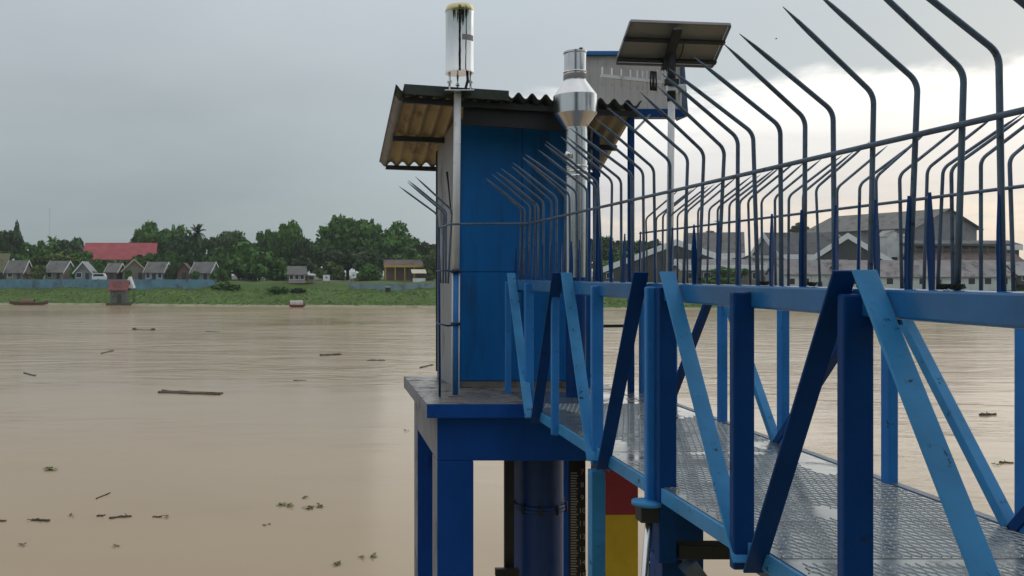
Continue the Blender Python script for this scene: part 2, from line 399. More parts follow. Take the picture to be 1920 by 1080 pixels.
def tree(pcx, ptop, pw, pbase, s, kind, leaf, label, group='trees behind the far bank'):
    TREE_N[0] += 1
    b = at(pcx, s); Y = b.y
    top = EYE + (VY - ptop) / F * Y; cb = EYE + (VY - pbase) / F * Y; w = pw / F * Y / 2
    root = thing('tree' if kind != 'shrub' else 'shrub', label, 'tree' if kind != 'shrub' else 'bush', b, random.uniform(0, 6.28), group)
    H = top - b.z; h0 = max(.0, cb - b.z)
    me = crown(kind, TREE_N[0] % 4).copy(); me.materials[0] = ML[leaf]
    o = inst(me, 'crown', root, (0, 0, h0), (0, 0, 0), (w, w * .9, (H - h0) / 1.08))
    mb = MB(); r0 = .05 + H * .018
    if kind == 'shrub':
        for q in range(3):
            a = q * 2.1 + 1; mb.tube([(0, 0, -.3), (math.cos(a) * w * .2, math.sin(a) * w * .2, h0 + (H - h0) * .4)], [.06, .02], 6)
        mb.build('stem', MBARK, root)
        return root
    mb.tube([(0, 0, -.4), (random.uniform(-.3, .3), 0, h0 * .6 + H * .1), (random.uniform(-.5, .5), .1, h0 + (H - h0) * .45)], [r0 * 1.3, r0, r0 * .55], 8)
    for q in range(5):
        a = q * 1.26 + random.random(); z0 = h0 * .7 + H * .12
        mb.tube([(0, 0, z0), (math.cos(a) * w * .35, math.sin(a) * w * .35, z0 + (H - z0) * .35), (math.cos(a) * w * .68, math.sin(a) * w * .68, z0 + (H - z0) * .62)], [r0 * .5, r0 * .3, r0 * .1], 6)
    mb.build('trunk', MBARK, root)
    return root
def palm(pcx, ptop, pw, s, label, leaf='dark'):
    b = at(pcx, s); Y = b.y; H = EYE + (VY - ptop) / F * Y - b.z; w = pw / F * Y / 2
    root = thing('palm_tree', label, 'palm', b, 0, 'palms behind the far bank')
    mb = MB(); mb.tube([(0, 0, -.3), (.15, 0, H * .4), (.1, 0, H * .78)], [.22, .17, .13], 8); mb.build('trunk', MBARK, root)
    fr = MB(); rg = random.Random(int(pcx))
    for i in range(24):
        a = i * 2.4; el = rg.uniform(-.1, 1.35); pts = []
        d = Vector((math.cos(a), math.sin(a), 0))
        for t in range(8):
            q = t / 7; pts.append(Vector((.1, 0, H * .78)) + d * w * 1.15 * q * math.cos(el * .8) + Vector((0, 0, H * .26 * (math.sin(el) * q * 1.25 - .75 * q * q * (1.1 - .4 * math.sin(el))))))
        for t in range(7):
            p, q = pts[t], pts[t + 1]; sd_ = (q - p).cross(Vector((0, 0, 1))).normalized(); wd = .55 * (1 - abs(t - 2.5) / 6)
            for sg in (-1, 1):
                fr.quad([p, q, q + sd_ * sg * wd * .8 - Vector((0, 0, wd * .5)), p + sd_ * sg * wd - Vector((0, 0, wd * .5))])
    fr.build('crown', ML[leaf], root, fix=False)
    return root
def build_trees():
    T = [
     (8, 424, 66, 492, 62, 'dome', 'dark', 'dark rounded tree at the left end of the far bank'),
     (33, 417, 26, 490, 66, 'tall', 'dark', 'narrow dark tree rising beside the leftmost rounded tree'),
     (72, 445, 62, 505, 58, 'loose', 'mid', 'loose green tree standing below the thin radio mast'),
     (128, 445, 90, 505, 88, 'dome', 'grey', 'hazy low dome tree left of the big red roof'),
     (105, 470, 90, 512, 44, 'shrub', 'olive', 'olive thicket behind the houses left of the red roof'),
     (45, 478, 70, 515, 42, 'shrub', 'mid', 'green thicket behind the leftmost houses on the bank'),
     (297, 411, 108, 490, 90, 'dome', 'mid', 'tall dome shaped tree just right of the red roof'),
     (262, 440, 50, 480, 96, 'dome', 'grey', 'small hazy tree on the left flank of the dome tree behind the red roof'),
     (190, 484, 60, 520, 44, 'shrub', 'mid', 'green thicket in front of the red roofed hall, left end'),
     (262, 482, 64, 520, 47, 'shrub', 'olive', 'olive thicket under the right end of the red roof'),
     (345, 432, 80, 512, 66, 'tall', 'dark', 'dark tall tree between the dome tree and the palm'),
     (385, 445, 70, 512, 58, 'loose', 'dark', 'dark loose tree right behind the palm crown'),
     (432, 425, 96, 500, 84, 'dome', 'grey', 'broad greyish tree in the middle of the far bank'),
     (455, 458, 90, 522, 48, 'shrub', 'mid', 'large green thicket below the broad greyish tree'),
     (505, 422, 64, 500, 70, 'loose', 'mid', 'feathery topped tree left of the two tallest trees'),
     (540, 411, 78, 500, 74, 'dome', 'mid', 'green tree with a flat top in the middle of the bank'),
     (575, 440, 60, 505, 66, 'tall', 'dark', 'dark tree filling the gap left of the tallest tree'),
     (500, 475, 96, 530, 40, 'shrub', 'mid', 'wide green thicket left of the small grey pinkish house'),
     (560, 478, 80, 512, 52, 'shrub', 'dark', 'dark thicket behind the small grey pinkish house'),
     (652, 402, 132, 492, 68, 'dome', 'mid', 'tallest broad tree on the far bank left of the blue hut'),
     (640, 455, 110, 512, 60, 'dome', 'dark', 'dark lower tree under the tallest broad tree'),
     (742, 418, 110, 496, 74, 'dome', 'mid', 'broad tree sloping down towards the blue hut'),
     (792, 450, 70, 505, 70, 'dome', 'dark', 'dark low tree right beside the left wall of the blue hut'),
     (700, 470, 90, 515, 54, 'shrub', 'dark', 'dark thicket behind the yellow trimmed pavilion, left part'),
     (812, 465, 60, 535, 40, 'shrub', 'olive', 'brownish thicket beside the blue hut wall'),
     (620, 492, 60, 528, 46, 'shrub', 'olive', 'olive thicket behind the left white sign'),
     (690, 492, 60, 530, 46, 'shrub', 'mid', 'green thicket between the white sign and the pavilion'),
     (520, 536, 46, 562, 14, 'shrub', 'mid', 'left of two low bushes on the grassy slope above the reddish boat'),
     (560, 539, 42, 562, 15, 'shrub', 'dark', 'right, darker one of two low bushes on the grassy slope above the reddish boat'),
     (425, 530, 60, 548, 20, 'shrub', 'light', 'light green bushes at the end of the blue wall'),
     (850, 440, 80, 500, 76, 'dome', 'dark', 'tree hidden mostly by the blue hut'),
     (1135, 443, 90, 505, 60, 'dome', 'dark', 'dark tree seen through the spikes right of the silver canister'),
     (1192, 444, 120, 505, 58, 'dome', 'dark', 'dark tree seen through the spikes left of the white mast'),
     (1165, 475, 120, 530, 52, 'shrub', 'mid', 'green thicket seen between the canister post and the white mast'),
     (1276, 462, 46, 530, 50, 'tall', 'dark', 'narrow dark tree right of the white mast'),
     (1335, 432, 60, 470, 80, 'dome', 'grey', 'hazy tree behind the brown roofs right of the white mast'),
     (1345, 496, 130, 532, 20, 'shrub', 'mid', 'olive thicket in front of the brown roofs'),
     (1500, 418, 34, 440, 96, 'dome', 'dark', 'small dark tree top above the long grey roof'),
     (1885, 475, 70, 530, 72, 'dome', 'dark', 'dark tree at the right edge of the far bank'),
     (1790, 470, 90, 515, 44, 'shrub', 'dark', 'dark thicket below the big gabled warehouse'),
     (1845, 480, 60, 525, 46, 'shrub', 'dark', 'dark thicket right of the big gabled warehouse'),
     (1960, 480, 90, 535, 60, 'dome', 'mid', 'green tree beyond the right edge of the far bank'),
     (70, 496, 30, 524, 29, 'shrub', 'olive', 'olive shrub between the two leftmost houses on the bank'),
     (140, 500, 22, 526, 30, 'shrub', 'mid', 'green shrub left of the small pale gabled house'),
     (193, 497, 26, 522, 33, 'shrub', 'mid', 'green shrub behind the small white van'),
     (322, 498, 26, 526, 30, 'shrub', 'dark', 'dark shrub left of the brown hut'),
     (416, 500, 40, 530, 30, 'shrub', 'mid', 'green shrub at the right end of the row of houses'),
     (285, 474, 40, 500, 52, 'shrub', 'mid', 'green thicket overlapping the right end of the red roof'),
     (20, 470, 54, 500, 50, 'shrub', 'mid', 'green thicket rising behind the olive roof at the left edge'),
     (88, 468, 46, 498, 50, 'shrub', 'light', 'light green thicket below the radio mast'),
     (152, 470, 50, 500, 54, 'shrub', 'mid', 'green thicket touching the left end of the red roof'),
     (225, 487, 70, 508, 50, 'shrub', 'mid', 'long green thicket under the middle of the red roof'),
     (330, 470, 50, 505, 50, 'shrub', 'mid', 'green thicket behind the brown hut'),
     (405, 470, 60, 512, 46, 'shrub', 'mid', 'green thicket behind the last grey house of the row'),
     (470, 445, 60, 490, 78, 'dome', 'mid', 'green tree between the greyish tree and the feathery tree'),
     (610, 445, 70, 500, 62, 'dome', 'mid', 'green tree on the left flank of the tallest tree'),
     (700, 440, 80, 500, 66, 'dome', 'mid', 'green tree on the right flank of the tallest tree'),
     (765, 468, 70, 505, 56, 'shrub', 'mid', 'green thicket above the right end of the pavilion'),
     (240, 505, 16, 526, 27, 'shrub', 'mid', 'small shrub before the big beige gabled house'),
     (365, 508, 18, 528, 27, 'shrub', 'mid', 'small shrub between the brown hut and the last grey house'),
     (-45, 430, 70, 500, 70, 'dome', 'mid', 'tree just outside the left end of the far bank'),
    ]
    for t in T: tree(*t)
    palm(370, 414, 34, 56, 'palm with a narrow spiky crown above the brown roofed hut')
    palm(97, 436, 26, 74, 'palm with a small ragged crown at the foot of the radio mast', 'mid')

# ================================================================== houses
def wallmat(name, c): return mat(name, c, .8, var=.14, scale=.5, stain=tuple(x * .55 for x in c), stain_lo=.54, stain_hi=.72, stain_scale=.8)
def roofmat(name, c, s=None): return mat(name, c, .75, var=.2, scale=.4, stain=s or tuple(x * .5 for x in c), stain_lo=.5, stain_hi=.68, stain_scale=.6)
WL = {'beige': wallmat('beige_plank_wall', (.25, .215, .175)), 'grey': wallmat('grey_wall', (.25, .25, .27)), 'brown': wallmat('brown_wood_wall', (.15, .105, .085)),
      'white': wallmat('white_wall', (.62, .65, .64)), 'blue': wallmat('pale_blue_wall', (.30, .35, .42)), 'dark': wallmat('dark_wall', (.06, .065, .06)), 'pink': wallmat('pinkish_frame', (.42, .34, .34))}
RF = {'grey': roofmat('grey_tin_roof', (.17, .165, .155)), 'pale': roofmat('pale_tin_roof', (.36, .355, .35)), 'brown': roofmat('brown_tile_roof', (.15, .105, .095)),
      'red': roofmat('red_metal_roof', (.38, .075, .085), (.30, .07, .075)), 'thatch': roofmat('olive_thatch_roof', (.18, .17, .10)), 'dark': roofmat('dark_tin_roof', (.10, .10, .105)),
      'pinkgrey': roofmat('pinkish_grey_tin_roof', (.27, .245, .25)), 'tan': roofmat('tan_tin_roof', (.30, .27, .19))}
MFAS = mat('white_fascia', (.82, .84, .85), .6, var=.1)
MTAN = mat('cream_fascia', (.45, .42, .30), .6, var=.1)
MGLASS = mat('dark_glass', (.02, .025, .03), .15, var=.2)
MDOOR = mat('dark_door', (.05, .045, .045), .6, var=.2)
def house(pc, ptop, s, pw, d, wall_h, ridge, wm, rm, label, rz=0.0, cat='house', group='houses along the far bank', fascia=None, over=.4, windows=1, door=True, base_dz=0.0, pitch_h=None, name='house', fth=.22, front=False):
    """pc centre column, ptop ridge row, pw width in photograph pixels"""
    b = at(pc, s, base_dz); Y = b.y; w = pw / F * Y; H = EYE + (VY - ptop) / F * Y - b.z
    hr = pitch_h or max(.5, H - wall_h); wh = H - hr
    c0 = b + (Vector((-math.sin(rz), math.cos(rz), 0)) * d / 2 if front else Vector((0, 0, 0)))
    root = thing(name, label, cat, c0, rz, group)
    mb = MB()
    if ridge == 'x':
        mb.prism([(-d / 2, 0), (d / 2, 0), (d / 2, wh), (0, H - .05), (-d / 2, wh)], 0, -w / 2, w / 2)
    else:
        mb.prism([(-w / 2, 0), (w / 2, 0), (w / 2, wh), (0, H - .05), (-w / 2, wh)], 1, -d / 2, d / 2)
    mb.build('wall', WL[wm], root)
    half = (d if ridge == 'x' else w) / 2; ln = (w if ridge == 'x' else d) / 2 + over
    e = half + over; ez = wh - over * hr / half; th = .12
    for sg in (-1, 1):
        r = MB()
        pts = [(sg * e, ez), (0, H), (0, H + th), (sg * e, ez + th)]
        if ridge == 'x': r.prism(pts, 0, -ln, ln)
        else: r.prism(pts, 1, -ln, ln)
        ro = r.build('roof', RF[rm], root)
        if fascia:
            for en in (-1, 1):
                f = MB(); q = [(sg * e, ez - fth), (0, H - fth), (0, H + th + .08), (sg * e, ez + th + .08)]
                a0, a1 = (en * (ln + .06), en * (ln + .003))
                if ridge == 'x': f.prism(q, 0, min(a0, a1), max(a0, a1))
                else: f.prism(q, 1, min(a0, a1), max(a0, a1))
                f.build('barge_board', fascia, ro)
            if fth > .5 and sg < 0 and ridge == 'x':
                f = MB(); f.box(-ln, ln, -e - .1, -e - .004, ez - fth * .9, ez + .12); f.build('eave_board', fascia, ro)
    if name == 'house' and fth < .5:
        rr = random.Random(int(pc * 3 + 7)); sgn = rr.choice((-1, 1)); lw = rr.uniform(.8, 1.7); lz = wh * rr.uniform(.72, .88)
        q = MB(); q.prism([(sgn * w / 2, lz + .35), (sgn * w / 2, lz + .43), (sgn * (w / 2 + lw), lz - .02), (sgn * (w / 2 + lw), lz - .10)], 1, -d * .42, d * .3); q.build('lean_to_roof', RF[rr.choice(('brown', 'grey', 'dark', 'pale'))], root)
        for yy in (-d * .40, d * .28):
            q = MB(); q.box(sgn * (w / 2 + lw) - sgn * .12 - .05, sgn * (w / 2 + lw) - sgn * .12 + .05, yy - .05, yy + .05, -.3, lz - .06); q.build('prop', MBARK, root)
    fy = -d / 2
    nW = windows; slots = nW + (1 if door else 0)
    for i in range(slots):
        cx = -w / 2 + w * (i + .5) / slots
        if door and i == slots // 2:
            q = MB(); q.box(cx - .45, cx + .45, fy - .04, fy + .05, 0, min(1.95, wh * .9)); q.build('door', MDOOR, root)
        else:
            ww = min(.6, w / slots * .3); z0 = wh * .42; z1 = min(wh * .86, z0 + 1.1)
            q = MB()
            q.box(cx - ww - .08, cx + ww + .08, fy - .05, fy + .02, z0 - .08, z0); q.box(cx - ww - .08, cx + ww + .08, fy - .05, fy + .02, z1, z1 + .08)
            q.box(cx - ww - .08, cx - ww, fy - .05, fy + .02, z0, z1); q.box(cx + ww, cx + ww + .08, fy - .05, fy + .02, z0, z1)
            fo = q.build('window', MFAS, root)
            q = MB(); q.box(cx - ww, cx + ww, fy - .02, fy + .03, z0, z1); q.build('pane', MGLASS, fo)
    return root

def build_left_bank():
    # blue flood wall with coping and buttress posts
    mw = mat('faded_blue_wall', (.15, .30, .39), .75, var=.18, scale=.4, stain=(.12, .17, .2), stain_lo=.5, stain_hi=.68, stain_scale=.5)
    mwp = mat('pale_blue_wall_paint', (.24, .33, .38), .75, var=.2, scale=.4, stain=(.14, .18, .17), stain_lo=.48, stain_hi=.66, stain_scale=.5)
    def bank_wall(p0, p1, s, ztop, zb, m, label, step):
        k = max(2, int((p1 - p0) / step)); pts = [at(p0 + (p1 - p0) * i / k, s) for i in range(k + 1)]
        root = thing('flood_wall', label, 'wall', pts[0])
        o = pts[0]
        for i in range(k):
            a, b = pts[i], pts[i + 1]; q = MB(); q.bar((a.x, a.y, (zb + ztop) / 2), (b.x, b.y, (zb + ztop) / 2), .18, ztop - zb, side=(0, 1, 0))
            q.build('wall_panel', m, root, off=o)
        for i in range(k + 1):
            a = pts[i]; q = MB(); q.box(a.x - .14, a.x + .14, a.y - .22, a.y + .1, zb, ztop + .14); q.build('post', m, root, off=o)
    bank_wall(-60, 405, 21, 4.95, 2.5, mw, 'long faded blue flood wall in front of the left houses', 24)
    bank_wall(655, 812, 21, 4.15, 2.6, mwp, 'pale washed out blue wall in front of the yellow trimmed pavilion', 24)
    house(-8, 476, 34, 50, 5, 2.6, 'x', 'dark', 'thatch', 'dark walled house with olive roof at the left edge', windows=1)
    house(36, 489, 32, 36, 4, 2.3, 'x', 'beige', 'grey', 'beige plank house with a white barge board near the left edge', rz=R(-14), fascia=MFAS)
    house(113, 490, 32, 38, 5, 2.4, 'x', 'beige', 'grey', 'beige walled house with sloping grey roof left of the gabled grey house', rz=R(-18), fascia=MFAS)
    house(160, 491, 31, 31, 4, 2.3, 'y', 'grey', 'pale', 'small pale gabled house with its roof peak facing the river', fascia=MFAS)
    house(217, 494, 33, 22, 4, 2.3, 'x', 'brown', 'grey', 'tiny house squeezed left of the big beige gabled house', rz=R(-16), fascia=MFAS, windows=0)
    house(251, 487, 32, 42, 6, 2.5, 'y', 'beige', 'tan', 'big beige gabled house with cream eaves behind the red floating hut', rz=R(14), fascia=MTAN)
    house(297, 492, 31, 36, 4.5, 2.5, 'x', 'blue', 'grey', 'pale bluish house with white barge board right of the big beige gable', rz=R(-16), fascia=MFAS, windows=2)
    house(348, 494, 32, 26, 4, 2.2, 'y', 'brown', 'brown', 'brown hut with a reddish brown roof below the palm', windows=0)
    house(385, 492, 32, 38, 4.5, 2.2, 'x', 'grey', 'grey', 'grey house with a white barge board at the right end of the blue wall', rz=R(-20), fascia=MFAS)
    house(557, 500, 28, 30, 4, 2.0, 'x', 'pink', 'grey', 'small grey house with pinkish window frames among the bushes', windows=3, door=False)
    # large red roof
    r = house(228, 456, 74, 128, 14, 3.0, 'x', 'beige', 'red', 'large hall with a long red metal roof rising above the houses', rz=R(5), cat='hall', group='large buildings behind the far bank', windows=5, pitch_h=4.6)
    # pavilion
    b = at(757, 40); Y = b.y; root = thing('pavilion', 'brown roofed pavilion with yellow trim beside the blue hut', 'pavilion', b)
    w = 76 / F * Y; hz = EYE + (VY - 487) / F * Y - b.z
    q = MB(); q.prism([(-2.6, hz - 1.3), (2.6, hz - 1.3), (0, hz), ], 0, -w / 2, w / 2); q.build('roof', RF['brown'], root)
    q = MB(); q.box(-w / 2 - .1, w / 2 + .1, -2.72, -2.60, hz - 1.75, hz - 1.3); q.build('eave_trim', mat('yellow_trim', (.55, .36, .05), .6), root)
    q = MB(); q.box(-w / 2 + .3, w / 2 - .3, -1.2, 2.4, 0, hz - 1.3); q.build('wall', WL['brown'], root)
    for i in range(5):
        xx = -w / 2 + .3 + (w - .6) * i / 4; q = MB(); q.box(xx - .12, xx + .12, -2.5, -2.26, 0, hz - 1.76); q.build('column', M['yellow'], root)
    b = at(785, 33); root = thing('stall', 'small stall with a pale sloping awning right of the yellow trimmed pavilion', 'stall', b)
    q = MB(); q.prism([(-1.2, 2.0), (-1.15, 2.08), (1.2, 2.9), (1.2, 2.8)], 0, -1.6, 1.6); q.build('awning', mat('cream_awning', (.62, .58, .45), .7), root)
    for sx_ in (-1.5, 1.5):
        for sy_ in (-1.1, 1.1):
            q = MB(); q.box(sx_ - .05, sx_ + .05, sy_ - .05, sy_ + .05, 0, 2.05 if sy_ < 0 else 2.78); q.build('post', M['dark'], root)
    q = MB(); q.box(-1.4, 1.4, -.9, -.3, .05, .95); q.build('counter', MFAS, root)
    # kiosk and signs
    b = at(583, 27); root = thing('kiosk', 'small beige kiosk with a flat pale roof left of the white signs', 'kiosk', b)
    q = MB(); q.box(-.75, .75, -.7, .7, 0, 1.5); q.build('wall', WL['beige'], root)
    q = MB(); q.box(-1.0, 1.0, -.95, .95, 1.52, 1.66); q.build('roof', RF['pale'], root)
    q = MB(); q.box(-.5, .5, -.75, -.7, .75, 1.3); q.build('hatch', MDOOR, root)
    def sign(pcx, pcy, pwid, phei, s, mark, label):
        b = at(pcx, s); Y = b.y; w = pwid / F * Y; h = phei / F * Y; zc = EYE + (VY - pcy) / F * Y - b.z
        root = thing('sign', label, 'sign', b, 0, 'white signs on the far bank')
        q = MB(); q.box(-w / 2, w / 2, -.05, .02, zc - h / 2, zc + h / 2); q.build('panel', MFAS, root)
        for sx_ in (-w * .35, w * .35):
            q = MB(); q.box(sx_ - .04, sx_ + .04, .022, .1, 0, zc + h / 2); q.build('post', M['dark'], root)
        q = MB()
        if mark == 'plus':
            q.box(-.07, .07, -.062, -.052, zc - .3, zc + .3); q.box(-.3, -.072, -.062, -.052, zc - .07, zc + .07); q.box(.072, .3, -.062, -.052, zc - .07, zc + .07)
        else:
            q.prism([(-.3, zc + .25), (.3, zc + .25), (0, zc - .25)], 1, -.062, -.052)
        q.build('mark', mat('sign_mark', (.12, .2, .3), .6), root)
    sign(612, 521, 13, 11, 26, 'tri', 'white square sign with a dark triangle, left of the two signs')
    sign(663, 516, 10, 11, 27, 'plus', 'white square sign with a cross, right of the two signs')
    b = at(727, 18); root = thing('bin', 'dark green box with a white lid on the grass below the pavilion', 'bin', b)
    q = MB(); q.box(-.5, .5, -.4, .4, 0, 1.1); q.build('body', M['dark'], root)
    q = MB(); q.box(-.56, .56, -.46, .46, 1.103, 1.2); q.build('lid', MFAS, root)
    # radio mast
    b = at(93, 80); Y = b.y; H = EYE + (VY - 390) / F * Y - b.z
    root = thing('radio_mast', 'thin grey lattice radio mast above the trees at left', 'mast', b)
    for a in range(3):
        c, s_ = math.cos(a * 2.094) * .35, math.sin(a * 2.094) * .35
        q = MB(); q.tube([(c, s_, 0), (c * .5, s_ * .5, H)], .035, 6); q.build('leg', M['alu'], root)
    q = MB()
    for i in range(40):
        z0, z1 = H * i / 40, H * (i + 1) / 40
        for a in range(3):
            f0, f1 = 1 - .5 * i / 40, 1 - .5 * (i + 1) / 40; a0, a1 = a * 2.094, (a + 1) * 2.094
            q.tube([(math.cos(a0) * .35 * f0, math.sin(a0) * .35 * f0, z0), (math.cos(a1) * .35 * f1, math.sin(a1) * .35 * f1, z1)], .015, 4)
    q.build('lattice', M['alu'], root)
    # floating hut at the water's edge
    b = at(225, 1.0); b.z = .05; Y = b.y
    root = thing('floating_hut', 'small floating hut with a faded red roof moored at the bank', 'hut', b)
    q = MB(); q.box(-2.4, 2.4, -1.6, 1.6, -.05, .35); q.build('raft', MBARK, root)
    q = MB(); q.box(-1.7, 1.5, -1.2, 1.2, .36, 2.9); q.build('wall', wallmat('grey_green_wall', (.13, .15, .12)), root)
    for sg in (-1, 1):
        q = MB(); q.prism([(sg * 1.7, 2.85), (0, 4.75), (0, 4.85), (sg * 1.7, 2.95)], 0, -2.1, 1.9); q.build('roof', roofmat('faded_red_roof', (.24, .075, .075)), root)
    q = MB(); q.box(-.3, .5, -1.25, -1.2, .4, 2.2); q.build('door', MDOOR, root)
    b2 = at(242, 3); b2.z = 1.2; root = thing('white_canopy', 'small white peaked canopy standing right of the red floating hut', 'canopy', b2)
    q = MB(); q.prism([(-1.0, 2.1), (1.1, 2.1), (1.1, 2.25), (.35, 4.4), (.15, 4.4), (-1.0, 2.3)], 1, -.9, .9); q.build('cover', MFAS, root)
    for sx_ in (-.9, 1.0):
        for sy_ in (-.8, .8):
            q = MB(); q.tube([(sx_, sy_, -.6), (sx_, sy_, 2.15)], .05, 6); q.build('post', M['dark'], root)
    # boats
    def boat(pcx, length, label, hullc, canopy):
        b = at(pcx, -1.0); b.z = 0; root = thing('boat', label, 'boat', b, R(3), 'boats moored at the far bank')
        q = MB(); N = 16; sec = []
        for i in range(N + 1):
            t = i / N * 2 - 1; hw = .62 * (1 - abs(t) ** 2.6) + .03; zt = .45 + .45 * abs(t) ** 3; x = t * length / 2
            sec.append([(x, -hw, zt), (x, -hw * .55, -.1 + .3 * abs(t) ** 3), (x, hw * .55, -.1 + .3 * abs(t) ** 3), (x, hw, zt)])
        for i in range(N):
            for j in range(3): q.quad([sec[i][j], sec[i + 1][j], sec[i + 1][j + 1], sec[i][j + 1]])
        q.build('hull', hullc, root, fix=False)
        for tx in (-.25, .1, .4):
            q = MB(); q.box(tx * length - .12, tx * length + .12, -.5, .5, .34, .4); q.build('seat', MBARK, root)
        if canopy:
            q = MB()
            for k in range(8):
                a0, a1 = math.pi * k / 8, math.pi * (k + 1) / 8
                q.quad([(-1.3, -math.cos(a0) * .6, .5 + math.sin(a0) * .75), (1.1, -math.cos(a0) * .6, .5 + math.sin(a0) * .75), (1.1, -math.cos(a1) * .6, .5 + math.sin(a1) * .75), (-1.3, -math.cos(a1) * .6, .5 + math.sin(a1) * .75)], 0, True)
            q.build('canopy', canopy, root, fix=False)
    boat(54, 7.6, 'long brown wooden boat with an arched canopy at the left waterline', mat('boat_brown', (.14, .09, .06), .8), mat('boat_canopy', (.20, .12, .08), .7))
    boat(557, 3.0, 'short reddish boat with a pale cover at the middle of the waterline', mat('boat_red', (.22, .075, .06), .6), mat('pale_cover', (.55, .48, .46), .7))
    b = at(186, 25); b.z = 3.2; root = thing('van', 'small white van parked behind the blue wall left of the tiny house', 'van', b)
    q = MB(); q.prism([(-1.5, 1.35), (1.6, 1.35), (1.6, 2.4), (1.2, 3.1), (-1.2, 3.1), (-1.5, 2.5)], 1, -.75, .75); q.build('body', MFAS, root, bevel=.06)
    for sy_ in (-.76, .76):
        q = MB(); q.prism([(-1.2, 2.45), (1.3, 2.45), (1.0, 2.95), (-1.05, 2.95)], 1, sy_ - .01, sy_ + .01); q.build('window', MGLASS, root)
    for x_ in (-.9, .95):
        for sy_ in (-.7, .7):
            q = MB(); q.tube([(x_, sy_ - .1, 1.32), (x_, sy_ + .1, 1.32)], .32, 12); q.build('wheel', M['dark'], root)

